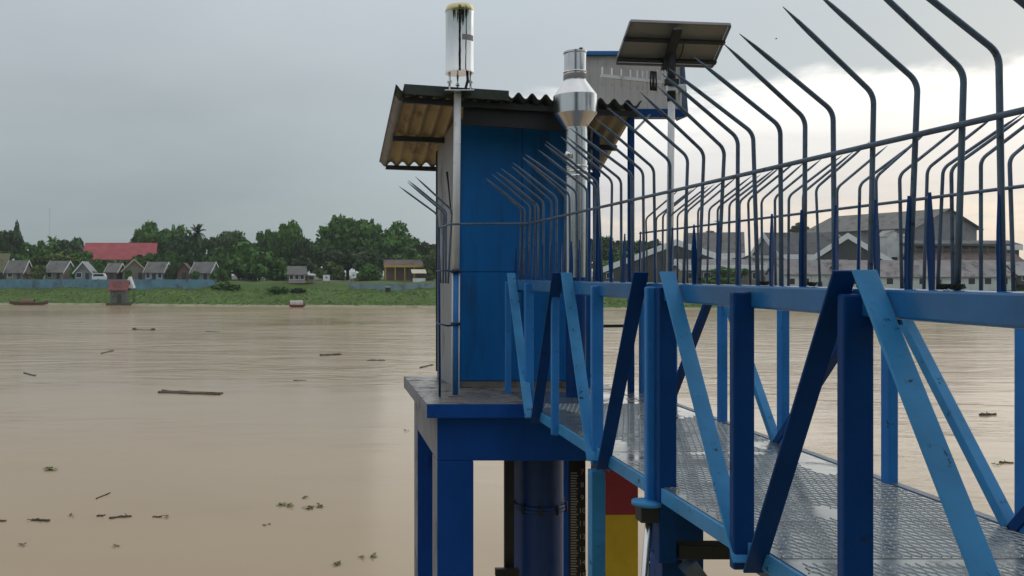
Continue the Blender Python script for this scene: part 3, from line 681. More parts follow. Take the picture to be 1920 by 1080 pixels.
def build_right_bank():
    K = 'buildings on the right of the far bank'
    house(1268, 452, 30, 290, 9, 2.4, 'y', 'dark', 'dark', 'long dark hall with a broad white edged gable behind the white mast', rz=R(-22), cat='hall', group=K, fth=1.0, fascia=MFAS, windows=4)
    house(1338, 437, 40, 96, 10, 3.4, 'x', 'dark', 'grey', 'brown grey roofed building behind the fence right of the white mast', rz=R(-24), cat='building', group=K, fth=1.0, fascia=MFAS, windows=3, pitch_h=4.2)
    house(1345, 487, 22, 150, 5, 2.2, 'x', 'beige', 'pinkgrey', 'low lean building with pinkish grey roof in front of the dark hall', cat='shed', group=K, fth=1.0, fascia=MFAS, windows=4, pitch_h=1.0)
    house(1428, 480, 26, 46, 6, 3.6, 'x', 'white', 'grey', 'white walled house with one small dark window', cat='house', group=K, fth=1.0, windows=1, door=False, pitch_h=.6)
    house(1500, 437, 46, 130, 12, 3.4, 'x', 'grey', 'dark', 'wide dark roofed building with a pale eave band in the middle of the right bank', cat='building', group=K, fth=1.0, fascia=MFAS, windows=5, pitch_h=4.5)
    house(1590, 440, 38, 175, 9, 2.6, 'y', 'dark', 'grey', 'broad gabled hall with white barge boards left of the white cabin', rz=R(-31), cat='hall', group=K, fth=1.0, fascia=MFAS, windows=4)
    house(1666, 433, 34, 26, 3.5, 5.0, 'y', 'white', 'pale', 'narrow white gabled cabin standing tall among the right roofs', cat='cabin', group=K, fth=1.0, windows=1, door=False, over=.15, pitch_h=1.1)
    house(1689, 440, 33, 20, 3, 4.6, 'x', 'white', 'pale', 'white box building with two small windows beside the narrow cabin', cat='cabin', group=K, fth=1.0, windows=2, door=False, over=.1, pitch_h=.5)
    house(1774, 392, 50, 168, 26, 8.2, 'y', 'grey', 'grey', 'big grey warehouse with a wide gable on the right skyline', rz=R(20), cat='warehouse', group=K, windows=3, door=False, over=.9, pitch_h=3.9, front=True)
    house(1785, 452, 40, 200, 7, 3.5, 'x', 'dark', 'dark', 'dark lower storey building with flat roof below the big gable', cat='building', group=K, fth=1.0, windows=7, pitch_h=.9, fascia=MFAS)
    house(1520, 488, 22, 130, 6, 2.4, 'x', 'white', 'pinkgrey', 'low white walled shed with pinkish tin roof, left of the two low sheds', cat='shed', group=K, fth=1.0, windows=4, pitch_h=2.4)
    house(1720, 489, 21, 300, 7, 2.2, 'x', 'white', 'pinkgrey', 'long low white walled shed with rippled pinkish tin roof below the warehouse', cat='shed', group=K, fth=1.0, windows=9, pitch_h=2.7)
    house(1925, 492, 26, 80, 6, 2.2, 'x', 'dark', 'pale', 'dark shed with a pale rounded roof at the right edge', cat='shed', group=K, fth=1.0, windows=2, pitch_h=2.2)
    b = at(1772, 34); Y = b.y; sc_ = Y / F
    root = thing('open_gallery', 'open sided dark gallery with pale posts stacked below the big gable', 'gallery', b, 0, 'buildings on the right of the far bank')
    zf = lambda y_: EYE + (VY - y_) * sc_ - b.z
    w = 190 * sc_
    q = MB(); q.prism([(-4, zf(462)), (4, zf(462)), (4, zf(459)), (0, zf(451)), (-4, zf(458))], 0, -w / 2 - .5, w / 2 + .5); q.build('roof', RF['dark'], root)
    q = MB(); q.box(-w / 2, w / 2, -3.2, 3.2, zf(476), zf(473)); q.build('floor', RF['brown'], root)
    q = MB(); q.box(-w / 2 + .4, w / 2 - .4, -1.0, 2.8, 0, zf(463)); q.build('wall', WL['dark'], root)
    for i in range(12):
        xx = -w / 2 + .4 + (w - .8) * i / 11; q = MB(); q.box(xx - .11, xx + .11, -3.1, -2.88, 0, zf(462.5)); q.build('post', WL['beige'], root)
    for yy_ in (468, 471):
        q = MB(); q.box(-w / 2, w / 2, -3.3, -3.22, zf(yy_) - .06, zf(yy_) + .06); q.build('rail', WL['beige'], root)
    q = MB(); q.prism([(-6.2, zf(493)), (-3.4, zf(477)), (-3.4, zf(475.5)), (-6.2, zf(491.5))], 0, -w / 2 - 1, w / 2 + 1); q.build('awning', RF['brown'], root)
    # roof top aerial on the brown roof
    b = at(1345, 40); Y = b.y; zt = EYE + (VY - 412) / F * Y
    root = thing('roof_aerial', 'small television aerial on a pole above the brown grey roof', 'aerial', (b.x, b.y, b.z))
    q = MB(); q.tube([(0, 0, 0), (0, 0, zt - b.z)], .06, 6); q.build('pole', M['dark'], root)
    q = MB()
    for i in range(5): q.tube([(-.5 + i * .25, -.5, zt - b.z - .3), (-.5 + i * .25, .5, zt - b.z - .3)], .05, 5)
    q.tube([(-.6, 0, zt - b.z - .3), (.6, 0, zt - b.z - .3)], .05, 5); q.build('antenna', M['dark'], root)

build_trees(); build_left_bank(); build_right_bank()

# ================================================================== FOOTBRIDGE
XN, XF = 2.0, 3.38
BY0, BY1 = .55, 9.35
ZD = Z(-1.25)
bridge = thing('footbridge', 'blue steel truss footbridge with spiked bars leading to the hut', 'bridge', (2.7, BY0, ZD))
BO = (2.7, BY0, ZD)
def bp(mb, name, m, bevel=.004): return mb.build(name, m, bridge, off=BO, bevel=bevel)
# chords (channel sections)
ZT_N, ZT_F = Z(-.05), Z(-.10)
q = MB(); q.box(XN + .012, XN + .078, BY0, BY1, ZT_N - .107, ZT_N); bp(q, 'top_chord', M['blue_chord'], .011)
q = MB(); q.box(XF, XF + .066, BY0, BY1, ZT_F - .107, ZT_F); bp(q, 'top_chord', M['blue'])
q = MB(); q.box(XN - .005, XN + .06, BY0, BY1, ZD - .085, ZD); bp(q, 'bottom_chord', M['blue_lt'])
q = MB(); q.box(XF + .01, XF + .07, BY0, BY1, ZD - .10, ZD + .012); bp(q, 'bottom_chord', M['blue_bar'])
# truss members; top nodes and bottom nodes along the bridge
top_n = [1.12, 3.27, 5.24, 7.38, 9.22]
bot_n = [2.15, 4.13, 6.38, 8.45]
def post(x0, x1, y, d, z0, z1, m):
    q = MB(); q.box(x0, x1, y - d / 2, y + d / 2, z0, z1); bp(q, 'post', m, .010)
def diag(y0, z0, y1, z1, xc, w, h, m):
    q = MB(); q.bar((xc, y0, z0), (xc, y1, z1), w, h); bp(q, 'diagonal', m)
for i, y in enumerate(top_n):
    post(XN - .056, XN + (.058 if i == 1 else .006), y + .02, .05, ZD - (.42 if i == 1 else .1 if i != 2 else .17), ZT_N - .022, M['blue'] if i == 1 else M['blue_mid'])
    q = MB(); q.prism([(y - .12, ZT_N - .13), (y + .14, ZT_N - .13), (y + .10, ZT_N + .0), (y - .08, ZT_N + .0)], 0, XN + .0785, XN + .0865); bp(q, 'gusset_plate', M['blue'], 0)
ZTD, ZBD = ZT_N + .066, ZD - .10
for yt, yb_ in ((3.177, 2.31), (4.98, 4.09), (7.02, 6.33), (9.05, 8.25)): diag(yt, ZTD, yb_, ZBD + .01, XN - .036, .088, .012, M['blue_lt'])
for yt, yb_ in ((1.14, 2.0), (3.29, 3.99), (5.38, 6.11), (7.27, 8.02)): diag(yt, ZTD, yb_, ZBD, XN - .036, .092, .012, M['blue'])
for i, y in enumerate(bot_n):
    post(XN - (.07 if i < 2 else .035), XN + (.03 if i < 2 else .05), y, .05, ZD - .13, ZT_N - .03, M['blue'] if i < 2 else M['blue_mid'])
    q = MB(); q.prism([(y - .11, ZD - .16), (y + .11, ZD - .16), (y + .14, ZD - .02), (y - .14, ZD - .02)], 0, XN + .0605, XN + .069); bp(q, 'gusset_plate', M['blue_bar'], 0)
top_f = [1.1, 3.2, 5.27, 7.46, 9.3]
bot_f = [2.15, 4.25, 6.48, 8.5]
for i, y in enumerate(top_f):
    post(XF, XF + .06, y, .08, ZD - .06, ZT_F - .02, M['blue_mid'])
    if i > 0:
        diag(y - .06, ZT_F - .05, bot_f[i - 1] + .06, ZD - .02, XF + .02, .06, .055, M['blue_lt'])
    if i < len(bot_f):
        diag(y + .17, ZT_F - .05, bot_f[i] + .07, ZD - .02, XF + .02, .06, .055, M['blue'])
for i, y in enumerate(bot_f):
    post(XF, XF + .06, y, .08, ZD - .06, ZT_F - .02, M['blue_mid'])
# cross beams under the deck
for y in [1.1, 2.15, 3.2, 4.15, 5.22, 6.4, 7.4, 8.45]:
    q = MB(); q.box(XN + .062, XF + .008, y - .04, y + .04, ZD - .10, ZD - .012); bp(q, 'cross_beam', M['blue_bar'])
# deck sheets with expanded-metal tread
seams = [(.58, 1.53), (1.535, 3.845), (3.858, 6.17), (6.183, 8.50)]
for a, b in seams:
    q = MB(); q.box(XN + .014, XF + .006, a, b, ZD - .008, ZD + .006)
    sh = bp(q, 'deck_sheet', M['galv'], 0)
    # strands: a honeycomb of raised ribs
    t = MB(); cw, cl = .044, .062; from mathutils import noise as mn
    nx = int((XF - XN - .04) / cw); ny = int((b - a - .02) / cl)
    def rib(p0, p1):
        p0, p1 = Vector(p0), Vector(p1); d = (p1 - p0).normalized(); s_ = Vector((-d.y, d.x, 0)) * .0055
        up = Vector((0, 0, .0045)); k = len(t.v)
        for v in (p0 - s_, p0 + s_, p0 + up, p1 - s_, p1 + s_, p1 + up): t.v.append(tuple(v))
        t.f += [(k, k + 3, k + 5, k + 2), (k + 1, k + 2, k + 5, k + 4)]; t.mi += [0, 0]; t.sm += [False, False]
    z = ZD + .0055
    for iy in range(ny):
        for ix in range(nx):
            x = XN + .035 + ix * cw + (cw / 2 if iy % 2 else 0); y = a + .02 + iy * cl
            if x + cw > XF: continue
            if mn.noise(Vector((x * 1.6 + 5.3, y * 1.1, 0))) > (.62 if y < 5.2 else .20): continue
            rib((x, y, z), (x + cw / 2, y + cl * .35, z)); rib((x + cw / 2, y + cl * .35, z), (x + cw, y, z))
            rib((x + cw / 2, y + cl * .35, z), (x + cw / 2, y + cl, z))
    o = t.build('tread', M['galv_strand'], sh, off=BO, fix=False); o['kind'] = 'stuff'
# long steel plates lying beyond the last sheet
for k in range(6):
    q = MB(); x0 = XN + .02 + k * .228; q.box(x0, x0 + .222, 8.508, 9.34, ZD - .008, ZD + .004 + (k % 2) * .004); bp(q, 'deck_plank', M['galv'], 0)
# spiked bars
def spike_mesh(lean):
    q = MB(); pts = [(0, 0, 0), (0, 0, .3), (0, 0, .665)]; rs = [.0095] * 3
    for k in range(1, 6):
        a = R(51) * k / 5; rr = .075
        pts.append((lean * rr * (1 - math.cos(a)), 0, .665 + rr * math.sin(a))); rs.append(.0095)
    d = Vector((lean * math.sin(R(51)), 0, math.cos(R(51)))); p = Vector(pts[-1])
    for t_, r_ in ((.15, .0095), (.30, .0092), (.365, .0072), (.445, .0014)): pts.append(tuple(p + d * t_)); rs.append(r_)
    q.tube(pts, rs, 8)
    return q.mesh('spike', M['blue_bar'])
me_n, me_f = spike_mesh(-1), spike_mesh(1)
rs_ = random.Random(11)
y = 2.14; 
ys_n = [2.14, 2.37, 2.578, 2.762, 2.986, 3.2, 3.42, 3.634, 3.815, 4.02]
ys_n = [v * 1.0225 for v in ys_n]
while ys_n[-1] < 9.0: ys_n.append(ys_n[-1] + .205 + rs_.uniform(-.025, .025))
ys_n = [.75 + .2 * i for i in range(7)] + ys_n
for y in ys_n:
    inst(me_n, 'spike', bridge, (XN + .045 - BO[0], y - BO[1], ZT_N - BO[2] - .002), (rs_.gauss(0, .016), rs_.gauss(0, .018), rs_.gauss(0, .085)), (rs_.uniform(.95, 1.05), 1, rs_.uniform(.99, 1.03)))
ys_f = [4.325, 4.54, 4.74, 4.86, 4.97, 5.156, 5.38, 5.58, 5.80, 6.0, 6.22]
ys_f = [.75 + .21 * i for i in range(17)] + ys_f
while ys_f[-1] < 9.1: ys_f.append(ys_f[-1] + .20 + rs_.uniform(-.03, .03))
for y in ys_f:
    inst(me_f, 'spike', bridge, (XF + .03 - BO[0], y - BO[1], ZT_F - BO[2] - .002), (rs_.gauss(0, .016), rs_.gauss(0, .02), rs_.gauss(0, .10)), (rs_.uniform(.92, 1.05), 1, rs_.uniform(.955, 1.0)))
# flat spear pickets between the bars
q = MB()
q.prism([(-.010, 0), (.010, 0), (.0155, .13), (.0145, .18), (.002, .325), (-.002, .325), (-.0145, .18), (-.0155, .13)], 1, -.004, .004)
me_p = q.mesh('picket', M['blue'])
ys_p = [v * 1.015 for v in (2.28, 2.59, 2.877, 3.0, 3.158, 3.267, 3.41, 3.66, 3.9, 4.2)]
while ys_p[-1] < 8.9: ys_p.append(ys_p[-1] + .27 + rs_.uniform(-.05, .05))
for y in ys_p:
    inst(me_p, 'picket', bridge, (XN + .03 - BO[0], y - BO[1], ZT_N - BO[2] - .002), (rs_.gauss(0, .01), rs_.gauss(0, .02), R(48) + rs_.gauss(0, .25)))
# hand rails through the bars
q = MB(); q.tube([(XN + .03, BY0, Z(.468)), (XN + .028, 5, Z(.482)), (XN + .03, BY1 - .4, Z(.50))], .0105, 8); bp(q, 'rail', M['blue_bar'], 0)
q = MB(); q.tube([(XF + .018, BY0, Z(.425)), (XF + .016, 5, Z(.428)), (XF + .018, BY1, Z(.44))], .0095, 8); bp(q, 'rail', M['blue_bar'], 0)
# scraps of weed caught on the top chord
WL_ = {2.81: 'larger dark weed tuft on the near top beam, just right of a thick spear picket', 2.86: 'small dark weed tuft touching the larger one on the near top beam', 3.62: 'dark weed tuft on the top beam left of the nearest truss peak', 4.02: 'dark weed tuft on the top beam farthest towards the hut'}
mw_ = mat('dry_weed', (.03, .035, .03), .9)
for yy in (2.81, 2.86, 3.62, 4.02):
    q = MB(); rg = random.Random(int(yy * 100))
    for k in range(14):
        a = rg.uniform(0, 6.28); l = rg.uniform(.010, .022); c = Vector((XN + .028 + rg.uniform(-.010, .010), yy + rg.uniform(-.006, .006), ZT_N + .001))
        q.quad([c, c + Vector((math.cos(a) * l, math.sin(a) * l, .006)), c + Vector((math.cos(a + .5) * l, math.sin(a + .5) * l, .02)), c + Vector((0, 0, .014))])
    o = q.build('weed_tuft', mw_, None, fix=False); tag(o, WL_[yy], 'weed', 'weed tufts caught on the top beam')

# bridge pier below the near truss
pier = thing('bridge_pier', 'blue steel trestle carrying the footbridge, with a short cantilever bracket', 'pier', (2.1, 5.25, 0))
PO = (2.1, 5.25, 0)
q = MB(); q.box(XN - .045, XN + .055, 6.33, 6.43, -1.5, ZD - .165); q.build('column', M['blue_lt'], pier, off=PO, bevel=.006)
q = MB(); q.box(XN - .014, XN + .088, 5.15, 5.232, Z(-1.69), ZT_N - .024); q.build('column_head', M['blue'], pier, off=PO, bevel=.006)
q = MB(); q.box(XN + .03, XN + .22, 5.22, 5.42, -1.5, Z(-1.695)); q.build('column', M['blue'], pier, off=PO, bevel=.006)
q = MB(); q.box(XN + .102, XN + .47, 5.14, 5.24, Z(-1.665), Z(-1.582)); q.build('cross_beam', M['dark'], pier, off=PO, bevel=.004)
q = MB(); q.box(2.34, 2.66, 6.1, 6.3, -1.5, ZD - .12); q.build('column', M['blue'], pier, off=PO, bevel=.006)
q = MB(); q.bar((XN + .16, 5.2, Z(-1.70)), (2.7, 5.5, Z(-2.35)), .09, .10, side=(0, 1, 0)); q.build('brace', M['blue_bar'], pier, off=PO, bevel=.004)
q = MB(); q.lathe([(0, 0), (.085, 0), (.085, .022), (0, .022)], (1.93, 5.2, Z(-1.36)), 20); q.build('bracket_plate', M['blue_lt'], pier, off=PO)
q = MB(); q.box(1.88, 1.985, 5.15, 5.25, Z(-1.455), Z(-1.362)); q.build('bracket', M['dark'], pier, off=PO, bevel=.004)
q = MB(); q.tube([(1.945, 5.2, Z(-1.45)), (1.90, 5.25, Z(-2.3)), (1.86, 5.25, -1.5)], .022, 10); q.build('bracket_pipe', M['steel_dull'], pier, off=PO)

# ================================================================== PLATFORM
PX0, PX1, PY0, PY1 = 1.033, 3.26, 8.52, 10.85
plat = thing('platform', 'blue concrete platform on legs standing in the river', 'platform', (2.15, 9.7, 0)); QO = (2.15, 9.7, 0)
q = MB()
q.hexa([(PX0, PY0, Z(-1.39)), (PX1, PY0, Z(-1.39)), (PX1, PY1, Z(-1.39)), (PX0, PY1, Z(-1.39))], [(PX0, PY0, Z(-1.254)), (PX1, PY0, Z(-1.254)), (PX1, PY1, Z(-1.254)), (PX0, PY1, Z(-1.254))])
slab = q.build('slab', [M['concrete_blue'], M['bare_side']], plat, off=QO, bevel=.008)
for p in slab.data.polygons:
    if p.normal.x < -.9: p.material_index = 1
q = MB(); nx, ny = 36, 36; rg = random.Random(2)
for i in range(nx + 1):
    for j in range(ny + 1):
        ex = min(i, nx - i, j, ny - j)
        q.v.append((PX0 + .004 + (PX1 - PX0 - .008) * i / nx + (rg.uniform(-.012, .012) if ex else 0), PY0 + .004 + (PY1 - PY0 - .008) * j / ny, Z(-1.2535) + (0 if ex == 0 else .006 + rg.uniform(-.003, .003))))
for i in range(nx):
    for j in range(ny):
        a = i * (ny + 1) + j; q.f.append((a, a + ny + 1, a + ny + 2, a + 1)); q.mi.append(0); q.sm.append(True)
q.build('screed', M['concrete'], plat, off=QO)
LX0, LX1, LY0, LY1 = 1.15, 3.13, 8.65, 10.75
lw = .36
def bare(o):
    for p in o.data.polygons:
        if p.normal.x < -.9: p.material_index = 1
    return o
def pbox(name, m, *a, bevel=.01):
    q = MB(); q.box(*a); return bare(q.build(name, [m, M['bare_side']], plat, off=QO, bevel=bevel))
zb0, zb1 = Z(-1.83), Z(-1.391)
pbox('beam', M['concrete_blue'], LX0, LX1, LY0, LY0 + lw, zb0, zb1)
pbox('beam', M['concrete_blue'], LX0, LX1, LY1 - lw, LY1, zb0, zb1)
pbox('beam', M['concrete_blue'], LX0, LX0 + lw, LY0 + lw + .002, LY1 - lw - .002, zb0, zb1)
pbox('beam', M['concrete_blue'], LX1 - lw, LX1, LY0 + lw + .002, LY1 - lw - .002, zb0, zb1)
pbox('leg', M['concrete_blue'], LX0, LX0 + lw, LY0, LY0 + lw, -1.5, zb0 - .001)
pbox('leg', M['concrete_blue'], LX0, LX0 + lw, LY1 - lw, LY1, -1.5, zb0 - .001)
pbox('leg', M['concrete_blue'], LX1 - lw, LX1, LY1 - lw, LY1, -1.5, zb0 - .001)
# front right leg carries painted level bands
o = pbox('leg', M['red'], LX1 - lw, LX1, LY0, LY0 + lw, Z(-2.36), zb0 - .001); o['label'] = 'leg painted red above and yellow below'
q = MB(); q.box(LX1 - lw, LX1, LY0, LY0 + lw, -1.5, Z(-2.3605)); yb = q.build('yellow_band', M['yellow'], o, off=QO, bevel=.01)

# stilling well pipe with flange and clamps
well = thing('stilling_well_pipe', 'thick dark blue well pipe hanging below the hut platform', 'pipe', (2.36, 9.55, 0)); WO = (2.36, 9.55, 0)
mwell = mat('well_blue', (.010, .05, .19), .4, var=.2, scale=3, stain=(.01, .015, .03), stain_lo=.55, stain_hi=.72, stain_scale=3, stretch=(1, 1, .4))
q = MB(); q.lathe([(.272, -1.5), (.272, Z(-1.395))], (2.36, 9.55, 0), 40); q.build('pipe', mwell, well, off=WO)
q = MB(); q.lathe([(.273, -.03), (.30, -.03), (.30, .0), (.273, .0)], (2.36, 9.55, Z(-2.49)), 40); q.lathe([(.273, .004), (.30, .004), (.30, .034), (.273, .034)], (2.36, 9.55, Z(-2.49)), 40)
fl = q.build('flange', mwell, well, off=WO)
for k in range(10):
    a = k * .628 + .2; q = MB(); q.lathe([(0, -.05), (.016, -.05), (.016, .055), (0, .055)], (2.36 + .302 * math.cos(a), 9.55 + .302 * math.sin(a), Z(-2.487)), 8); q.build('bolt', M['dark'], fl, off=WO)
q = MB(); q.box(1.84, 2.085, 9.2, 9.26, Z(-3.16), Z(-3.08)); q.build('clamp', M['dark'], well, off=WO)
q = MB(); q.box(2.64, 2.78, 9.2, 9.26, Z(-3.16), Z(-3.08)); q.build('clamp', M['dark'], well, off=WO)
q = MB(); q.box(1.955, 2.05, 9.3, 9.36, -1.5, Z(-1.395)); o = q.build('guide_rail', M['dark'], None, off=(2, 9.33, 0)); o.location = (2, 9.33, 0)
tag(o, 'black steel upright left of the thick blue well pipe', 'upright')

# staff gauge
GX0, GX1, GY = 2.585, 2.752, 9.12
gauge = thing('staff_gauge', 'black water level gauge board with white ticks and numbers', 'gauge', (GX0, GY, 0)); GO = (GX0, GY, 0)
q = MB(); q.box(GX0, GX1, GY, GY + .03, -1.0, Z(-1.395)); q.build('board', M['black'], gauge, off=GO)
q = MB(); step = .0268; zt0 = Z((VY - 916) / F * GY)
for k in range(-6, 90):
    zz_ = zt0 - k * step; L = .078 if k % 5 == 0 else (.058 if k % 2 else .066)
    if zz_ < .3: continue
    q.box(GX0 + .012, GX0 + .012 + L, GY - .004, GY - .0005, zz_ - .0065, zz_ + .0065)
o = q.build('tick_marks', M['tick'], gauge, off=GO); o['kind'] = 'stuff'
def text_mesh(body, size, name, m, parent, loc, rot):
    c = bpy.data.curves.new(name, 'FONT'); c.body = body; c.size = size; c.extrude = .0015; c.align_x = 'CENTER'; c.align_y = 'CENTER'
    o = bpy.data.objects.new('tmp', c); COL.objects.link(o); dg = bpy.context.evaluated_depsgraph_get()
    me = bpy.data.meshes.new_from_object(o.evaluated_get(dg)); bpy.data.objects.remove(o)
    me.materials.clear(); me.materials.append(m); me.name = name
    return inst(me, name, parent, loc, rot)
for k, num in enumerate(range(7, 26)):
    zz_ = Z((VY - 885) / F * GY) - k * step * 5
    if zz_ < .3: break
    tn = text_mesh(str(num), .075, 'numeral', M['tick'], gauge, (GX0 + .132 - GO[0], -.003, zz_), (R(90), 0, 0)); tn['kind'] = 'stuff'

# ================================================================== HUT
HY0, HY1 = 9.73, 10.68
hx0, hx1, hb0 = 1.505, 2.99, 1.42
zb = Z(-1.247)
hut = thing('instrument_hut', 'tall narrow blue metal hut on the platform', 'hut', (2.25, 10.2, zb)); HO = (2.25, 10.2, zb)
ztl, ztr = Z(1.755), Z(1.60)
def hp(q, name, m, bevel=.004): return q.build(name, m, hut, off=HO, bevel=bevel)
# plinth
q = MB(); q.box(hx0 + .01, hx1 - .01, HY0 + .012, HY1, zb, zb + .07); hp(q, 'plinth', M['concrete'])
# front sheets: left fixed panel, right door
xm = hx0 + (983 - 865) / 240 * (hx1 - hx0)
def zt(x): return ztl + (ztr - ztl) * (x - hx0) / (hx1 - hx0)
zs = Z((VY - 510) / F * HY0)
def sheet(x0, x1, z0, z1a, z1b, y0, y1, name, m):
    q = MB(); q.hexa([(x0, y0, z0), (x1, y0, z0), (x1, y1, z0), (x0, y1, z0)], [(x0, y0, z1a), (x1, y0, z1b), (x1, y1, z1b), (x0, y1, z1a)]); return hp(q, name, m)
sheet(hx0 + .05, xm - .004, zb + .075, zs - .003, zs - .003, HY0, HY0 + .03, 'wall_panel', M['hut'])
sheet(hx0 + .05, xm - .004, zs + .003, zt(hx0), zt(xm), HY0, HY0 + .03, 'wall_panel', M['hut'])
door = sheet(xm + .004, hx1 - .06, zb + .075, zt(xm), zt(hx1), HY0 + .004, HY0 + .034, 'door', M['hut'])
q = MB(); q.tube([(xm + .09, HY0 - .03, Z(-.42)), (xm + .09, HY0 - .03, Z(-.27))], .011, 8); q.box(xm + .07, xm + .11, HY0 - .012, HY0 + .003, Z(-.45), Z(-.24)); q.build('handle', M['steel_dull'], door, off=HO)
for zz_ in (-.85, .1, 1.0):
    q = MB(); q.tube([(hx1 - .066, HY0 - .006, Z(zz_)), (hx1 - .066, HY0 - .006, Z(zz_ + .12))], .012, 8); q.build('hinge', M['dark'], door, off=HO)
sheet(hx0, hx0 + .047, zb, zt(hx0), zt(hx0), HY0 - .012, HY0 + .04, 'corner_post', M['hut'])
sheet(hx1 - .057, hx1, zb, zt(hx1), zt(hx1), HY0 - .012, HY0 + .04, 'corner_post', M['hut'])
q = MB(); q.hexa([(hx0, HY0 + .042, zb), (hx0 + .03, HY0 + .042, zb), (hb0 + .03, HY1, zb), (hb0, HY1, zb)], [(hx0, HY0 + .042, Z(1.74)), (hx0 + .03, HY0 + .042, Z(1.74)), (hb0 + .03, HY1, Z(1.55)), (hb0, HY1, Z(1.55))])
o = hp(q, 'side_wall', M['pale_wall']); o['label'] = 'pale weathered side wall'
q = MB(); q.bar((hb0 - .006, HY1 - .01, zb + .08), (hb0 - .006, HY1 - .01, Z(1.5)), .016, .03); q.build('edge_strip', M['dark'], o, off=HO)
q = MB(); q.tube([px(838, 322, 9.95), px(841, 350, 9.95), px(846, 402, 9.9)], [.014, .009, .007], 8); q.build('hook', M['dark'], o, off=HO)
sheet(hx1 - .03, hx1 - .002, zb, ztr - .06, ztr - .06, HY0 + .042, HY1, 'side_wall', M['hut'])
sheet(hb0 + .032, hx1 - .032, zb, Z(1.50), Z(1.33), HY1 - .03, HY1, 'wall_panel', M['hut'])
# roof sheet: corrugated, falling away from the bridge
FL, FR = Vector(px(742, 166, 9.10)), Vector(px(1203, 196, 9.10))
BL, BR = Vector(px(711, 308, 11.6)), Vector(px(1128, 322, 10.9))
roof_n = 18; amp = .032; NS = roof_n * 8
def rpt(u, v): return (FL * (1 - u) + FR * u) * (1 - v) + (BL * (1 - u) + BR * u) * v
q = MB(); NV = 10
for off in (0.0, .012):
    for iv in range(NV + 1):
        for iu in range(NS + 1):
            u = iu / NS; p = rpt(u, iv / NV); p.z += amp * math.cos(u * roof_n * 2 * math.pi) + off + .012 * math.sin(u * 9) * (iv / NV)
            q.v.append(tuple(p))
K = (NV + 1) * (NS + 1)
for iv in range(NV):
    for iu in range(NS):
        a = iv * (NS + 1) + iu
        q.f.append((a, a + NS + 1, a + NS + 2, a + 1)); q.mi.append(1 if iv < 1 else 2 if iu < 6 else 0); q.sm.append(True)
        q.f.append((K + a, K + a + 1, K + a + NS + 2, K + a + NS + 1)); q.mi.append(1); q.sm.append(True)
for iu in range(NS):
    for iv, fl_ in ((0, 0), (NV, 1)):
        a = iv * (NS + 1) + iu; q.f.append((a, a + 1, K + a + 1, K + a)); q.mi.append(1); q.sm.append(False)
for iv in range(NV):
    for iu in (0, NS):
        a = iv * (NS + 1) + iu; q.f.append((a, a + NS + 1, K + a + NS + 1, K + a)); q.mi.append(2); q.sm.append(False)
roof = q.build('roof', [M['roof_under'], M['roof_top'], M['roof_edge']], hut, off=HO, fix=False)
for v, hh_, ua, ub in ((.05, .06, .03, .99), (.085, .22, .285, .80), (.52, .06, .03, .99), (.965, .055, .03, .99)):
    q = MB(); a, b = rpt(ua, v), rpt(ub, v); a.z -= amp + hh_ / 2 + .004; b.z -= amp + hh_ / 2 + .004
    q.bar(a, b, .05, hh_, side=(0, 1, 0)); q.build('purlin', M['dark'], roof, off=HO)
q = MB(); a0, a1 = rpt(.035, 0), rpt(.46, 0)
for sg, dz in ((-1, -.055), (1, -.035)):
    pass
cap = [(-.012, -.050), (-.004, -.050), (.004, .042), (.20, .010), (.20, .018), (0, .054)]
k = len(q.v)
for e in (a0, a1):
    for dy, dz in cap: q.v.append((e.x, e.y + dy, e.z + dz))
nn = len(cap)
for i in range(nn):
    j = (i + 1) % nn; q.f.append((i, j, nn + j, nn + i)); q.mi.append(0); q.sm.append(False)
q.f += [tuple(range(nn)), tuple(nn + i for i in reversed(range(nn)))]; q.mi += [0, 0]; q.sm += [False, False]
q.build('ridge_flashing', M['roof_top'], roof, off=HO)
# steel post at the hut's right front corner
q = MB(); q.box(3.0, 3.055, 9.62, 9.68, zb, Z(1.57)); o = q.build('corner_prop', M['blue'], None, off=(3.03, 9.65, zb)); o.location = (3.03, 9.65, zb)
tag(o, 'slim blue upright just right of the hut front corner', 'post')

# ================================================================== SPIKED GUARD on the platform's left
gd = thing('spike_guard', 'small spiked guard rail at the left corner of the platform', 'guard rail', (1.22, 8.6, ZD)); DO = (1.22, 8.6, ZD)
q = MB(); q.tube([(1.985, 8.36, Z(.485)), (1.30, 8.35, Z(.48)), (1.235, 8.40, Z(.48)), (1.21, 9.02, Z(.478))], .010, 8); q.build('rail', M['blue_bar'], gd, off=DO)
for zr in (.038, -.50):
    q = MB(); q.tube([(1.37, 8.98, Z(zr - .015)), (1.245, 8.60, Z(zr)), (1.20, 9.06, Z(zr))], .009, 8); q.build('rail', M['blue'], gd, off=DO)
for k, yy in enumerate((8.42, 8.58, 8.76, 8.93)):
    q = MB(); me_s = None
    o = inst(me_n, 'spike', gd, (1.225 - DO[0], yy - DO[1], Z(-.085) - DO[2]), (0, rs_.gauss(0, .02), rs_.gauss(0, .04)))
q = MB(); q.tube([(1.225, 9.0, Z(-1.254)), (1.215, 9.0, Z(.48))], .012, 8); q.build('upright', M['blue'], gd, off=DO)

